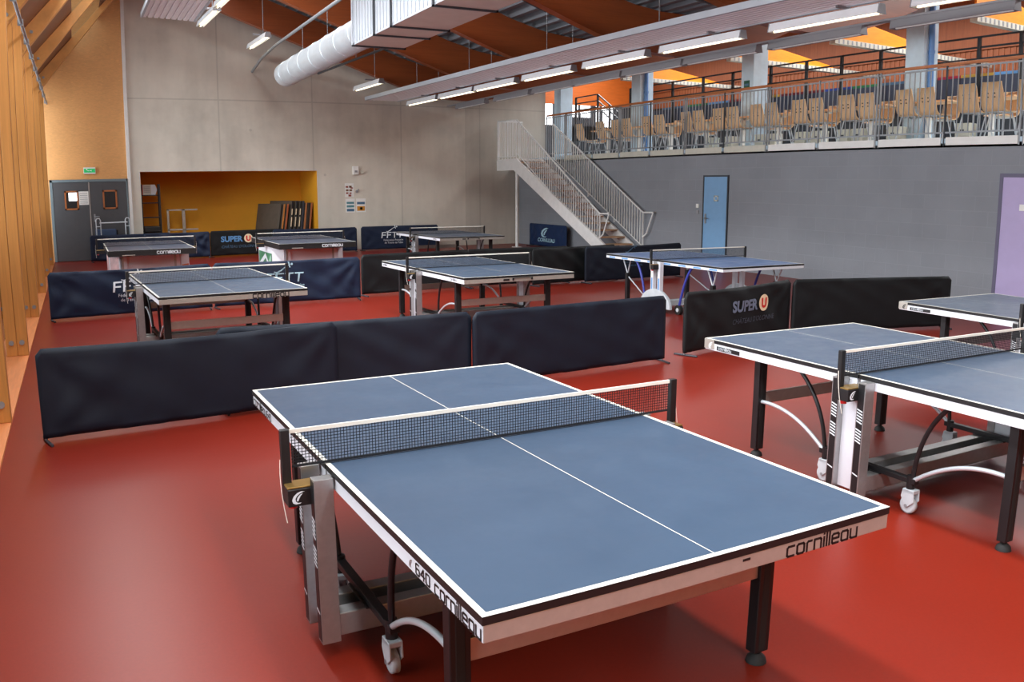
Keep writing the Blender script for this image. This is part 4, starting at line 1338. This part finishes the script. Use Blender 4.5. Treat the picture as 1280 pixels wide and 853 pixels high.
def lamp_proto(hm, tm):
    r = bpy.data.objects.new('tube_lamp', None); COL.objects.link(r); r.empty_display_size = .1
    b = MB(); b.prism([(-.085, -.02), (-.078, -.028), (-.03, .01), (.03, .01), (.078, -.028), (.085, -.02), (.055, .095), (-.055, .095)], 'y', -.97, .97, hm); b.build('housing', r)
    for sy in (-1, 1):
        e = MB(); ya, yb = sorted((sy * .97, sy * .985)); e.prism([(-.088, -.032), (.088, -.032), (.058, .10), (-.058, .10)], 'y', ya, yb, M['lampgrey']); e.build('end_cap', r)
    t = MB(); t.tube([(0, -.93, -.022), (0, .93, -.022)], .013, tm, 8); t.build('lamp_tube', r)
    return r
lp = lamp_proto(M['lamphouse'], M['tubelit']); first = True
A_Y = [22.55, 20.43, 18.38, 16.1, 13.75, 11.4, 8.85, 6.4]
for i, y in enumerate(A_Y):
    c = lp if first else copy_tree(lp); first = False
    c.location = (8.92 + (22.5 - y) * .040, y, 4.14); c.rotation_euler = (0, 0, .040)
    k = MB(); k.box(-.24, .02, -.45, -.41, .094, .132, M['lampgrey']); k.build('bracket', c)
    tag(c, 'lit tube lamp along the long radiant panel, %s from the concrete wall' % ORD[i], 'lamp', 'lit tube lamps beside the radiant panel')
for (x, y, z, lab) in ((2.84, 19.55, 5.45, 'tube lamp at the end of the top left radiant panel, the farther one'), (2.88, 17.35, 5.45, 'tube lamp beside the top left radiant panel, the nearer one at the photo edge'),
                       (4.48, 22.45, 5.46, 'tube lamp hanging alone left of the round duct'), (7.32, 22.4, 4.47, 'tube lamp hanging alone by the concrete wall left of the long radiant panel')):
    c = copy_tree(lp); c.location = (x, y, z); tag(c, lab, 'lamp')
    k = MB(); k.tube([(0, -.5, .1), (0, -.5, roof_z(max(x, 3.6)) - z - .02 if x > 3 else .35)], .008, M['railgrey'], 6); k.build('hanger_rod', c)
lq = lamp_proto(M['lampgrey'], M['tubedim']); first = True
B_Y = [23.05, 20.5, 18.35, 16.45, 14.4, 12.35, 10.1, 7.6, 5.3]
for i, y in enumerate(B_Y):
    c = lq if first else copy_tree(lq); first = False
    c.location = (10.62, y, 4.15)
    tag(c, 'unlit grey tube lamp before the gallery, %s from the concrete wall' % ORD[i], 'lamp', 'unlit tube lamps before the gallery')
b = MB(); b.box(10.55, 10.69, 3.5, 24.7, 4.245, 4.275, M['lampgrey']); tag(b.build('cable_channel'), 'thin grey channel carrying the unlit lamps in front of the gallery', 'channel')

# ------------------------------------------------------------------ niche contents and the rack by the door
sh = thing('storage_shelf', 'dark metal storage shelf at the left side of the ochre niche', 'shelf', (1.95, 25.6, 0))
b = MB()
for x in (-.24, .24):
    for y in (-.2, .2): b.box(x - .02, x + .02, y - .02, y + .02, 0, 1.98, M['black'])
b.build('frame', sh)
for z in (.15, .62, 1.05, 1.45, 1.66):
    b = MB(); b.box(-.25, .25, -.21, .21, z, z + .025, M['black']); b.build('shelf_board', sh)
b = MB(); b.box(-.20, .04, -.16, .14, 0, .28, M['cream']); b.prism([(.04, 0), (.15, 0), (.21, .14), (.15, .28), (.04, .28)], 'y', -.16, .14, M['printwhite'])
b.box(-.20, -.18, -.162, -.16, 0, .28, M['printred'])
for k in range(5): b.box(-.15, .02, -.162, -.16, .07 + k * .035, .085 + k * .035, M['lampgrey'])
tag(b.build('cardboard_box', loc=(1.93, 25.6, 1.687)), 'white and pink printed box on top shelf in the ochre niche', 'box')
b = MB(); b.box(-.22, .22, -.18, .18, 0, .16, M['black']); tag(b.build('dark_crate', loc=(1.95, 25.6, .66), bevel=.02), 'black crate on the lower part of the niche shelf', 'crate')
fr_ = thing('metal_trestle', 'light grey metal trestle standing in the ochre niche behind the barriers', 'trestle', (2.85, 26.2, 0))
b = MB()
wm = M['aprongrey']
for (x0, x1, z0, z1) in ((-.42, -.36, 0, 1.26), (.0, .09, 0, 1.26), (-.42, .44, 1.215, 1.26), (-.42, .44, .65, .695), (.38, .44, 0, .2)):
    b.box(x0, x1, -.03, .03, z0, z1, wm)
b.build('tube_frame', fr_, bevel=.004)
# folded boards stacked on edge at the right of the niche
bm_ = [('taupe', rgb(92, 84, 74)), ('ochre', rgb(190, 120, 56)), ('rust', rgb(170, 86, 44)), ('black', rgb(24, 24, 28)), ('black', rgb(22, 24, 32)), ('black', rgb(24, 24, 28)), ('slate', rgb(50, 56, 70)), ('tan', rgb(176, 112, 70)), ('dark', rgb(40, 34, 34)), ('tan', rgb(168, 100, 60))]
X0 = [5.50, 5.62, 5.72, 5.86, 5.98, 6.10, 6.18, 6.26, 6.34, 6.42]
DS = ['taupe board whose broad face shows, leftmost of the stack', 'board with an ochre edge, second of the stack', 'board with a rust edge, third of the stack', 'black board with pale dashes, fourth of the stack', 'black board with pale dashes, fifth of the stack', 'black board with pale dashes, sixth of the stack', 'slate edged board, seventh of the stack', 'tan edged board, eighth of the stack', 'dark board, ninth of the stack', 'tan edged board, rightmost of the stack by the ochre cheek']
for i, ((cn, cc), x) in enumerate(zip(bm_, X0)):
    o = thing('folded_board', DS[i] + ' in the niche', 'board', (x, 25.25, 0), 0, 'boards stacked on edge in the niche')
    b = MB()
    H = 1.36 if i in (0, 1, 2) else (1.44 if i < 7 else 1.38)
    w = .05; lean = -.20 if i < 3 else -.16
    m = plain('board_' + cn + str(i), cc, .6); mf = plain('board_face', rgb(92, 84, 74), .6) if i == 0 else M['boardface']
    M['boardface'] = mf
    dx = -.40
    def P(u, v, h): return (u + dx * v + (-lean) * (h / H - 1) * -1 * 0 + lean * (1 - h / H) * 1.0, v * 1.15, h)
    vs = [P(0, 0, 0), P(w, 0, 0), P(w, 1, 0), P(0, 1, 0), P(0, 0, H), P(w, 0, H), P(w, 1, H), P(0, 1, H)]
    b.mesh(vs, [(3, 2, 1, 0), (4, 5, 6, 7), (1, 2, 6, 5), (2, 3, 7, 6)], mf)
    b.mesh([vs[k] for k in (3, 0, 4, 7)], [(0, 1, 2, 3)], mf)
    b.mesh([vs[k] for k in (0, 1, 5, 4)], [(0, 1, 2, 3)], mf)
    b.build('panel', o)
    e = MB(); e.face([(a, v - .002, h) for a, v, h in (vs[0], vs[1], vs[5], vs[4])], m); e.build('edge_face', o)
    if i in (3, 4, 5):
        e = MB()
        for (h0, h1) in ((.12, .22), (.30, .60), (.70, .98), (1.04, 1.22)):
            p = [P(.012, 0, h0), P(.038, 0, h0), P(.038, 0, h1), P(.012, 0, h1)]
            e.face([(a, v - .003, h) for a, v, h in p], M['printcream'])
        e.build('edge_strip', o)
ck = thing('chrome_rack', 'chrome framed rolling rack with two hoops before the grey double door', 'rack', (.85, 24.38, 0))
for x in (-.33, .40):
    b = MB()
    b.tube([(x - .055, 0, .08), (x - .055, 0, 1.06), (x - .03, 0, 1.11), (x + .03, 0, 1.11), (x + .055, 0, 1.06), (x + .055, 0, .08)], .014, M['chrome'], 10)
    for z in (.3, .62, .9): b.tube([(x - .055, 0, z), (x + .055, 0, z)], .010, M['chrome'], 8)
    b.build('hoop', ck)
    b = MB(); b.tube([(x, -.012, .035), (x, .012, .035)], .035, M['rubber'], 14); b.box(x - .08, x + .08, -.015, .015, .065, .09, M['chrome']); b.build('caster', ck)
b = MB(); b.tube([(-.30, 0, .99), (.40, 0, 1.0)], .018, M['chrome'], 10); b.tube([(-.30, 0, .20), (.40, 0, .20)], .012, M['chrome'], 8); b.build('cross_bar', ck)
b = MB(); b.box(-.26, .26, -.13, .13, 0, .82, plain('dusty_blue', rgb(62, 82, 116), .6)); b.box(.20, .30, -.11, .15, 0, .80, M['blackfab']); tag(b.build('blue_case', loc=(.70, 24.58, 0), bevel=.02), 'dusty blue case standing between the rack and the grey double door', 'case')

# ------------------------------------------------------------------ light
def area(name, loc, rot, sx, sy, power, col=(1, 1, 1), spread=PI):
    l = bpy.data.lights.new(name, 'AREA'); l.shape = 'RECTANGLE'; l.size = sx; l.size_y = sy; l.energy = power; l.color = col; l.spread = spread
    o = bpy.data.objects.new(name, l); COL.objects.link(o); o.location = loc; o.rotation_euler = rot
    return o
KD = 1.0
# daylight through the ridge glazing (left strip and right strip), the window band behind the camera and the left glazing
ang_l = -math.atan(1.262)
area('ridge_daylight_left', (.30, 5.5, raft_z(.30) + .56), (0, -math.radians(48), 0), .55, 25, 1400 * KD, (.96, .98, 1.0))
area('ridge_daylight_right', (3.2, 7.0, roof_z(3.2) + .12), (0, math.radians(8), 0), .6, 28, 1350 * KD, (.96, .98, 1.0))
area('left_glazing_daylight', (-1.5, 11.5, 2.75), (0, math.radians(-90), 0), 3.1, 25, 1300 * KD, (.90, .96, 1.0))
area('gallery_skylight', (17.2, 14.0, 7.15), (0, math.radians(12), 0), 2.0, 26, 2300 * KD, (.95, .98, 1.0))
W = bpy.data.worlds.new('sky'); SC.world = W; W.use_nodes = True
W.node_tree.nodes['Background'].inputs[0].default_value = (.86, .93, 1.0, 1)
W.node_tree.nodes['Background'].inputs[1].default_value = 0.6

vs_ = SC.view_settings
vs_.view_transform = 'Standard'; vs_.look = 'None'; vs_.gamma = 1.0; vs_.use_curve_mapping = False
vs_.exposure = 0.28
SC.cycles.use_denoising = True
SC.cycles.max_bounces = 8
SC.cycles.caustics_reflective = False; SC.cycles.caustics_refractive = False
SC.cycles.sample_clamp_indirect = 6.0
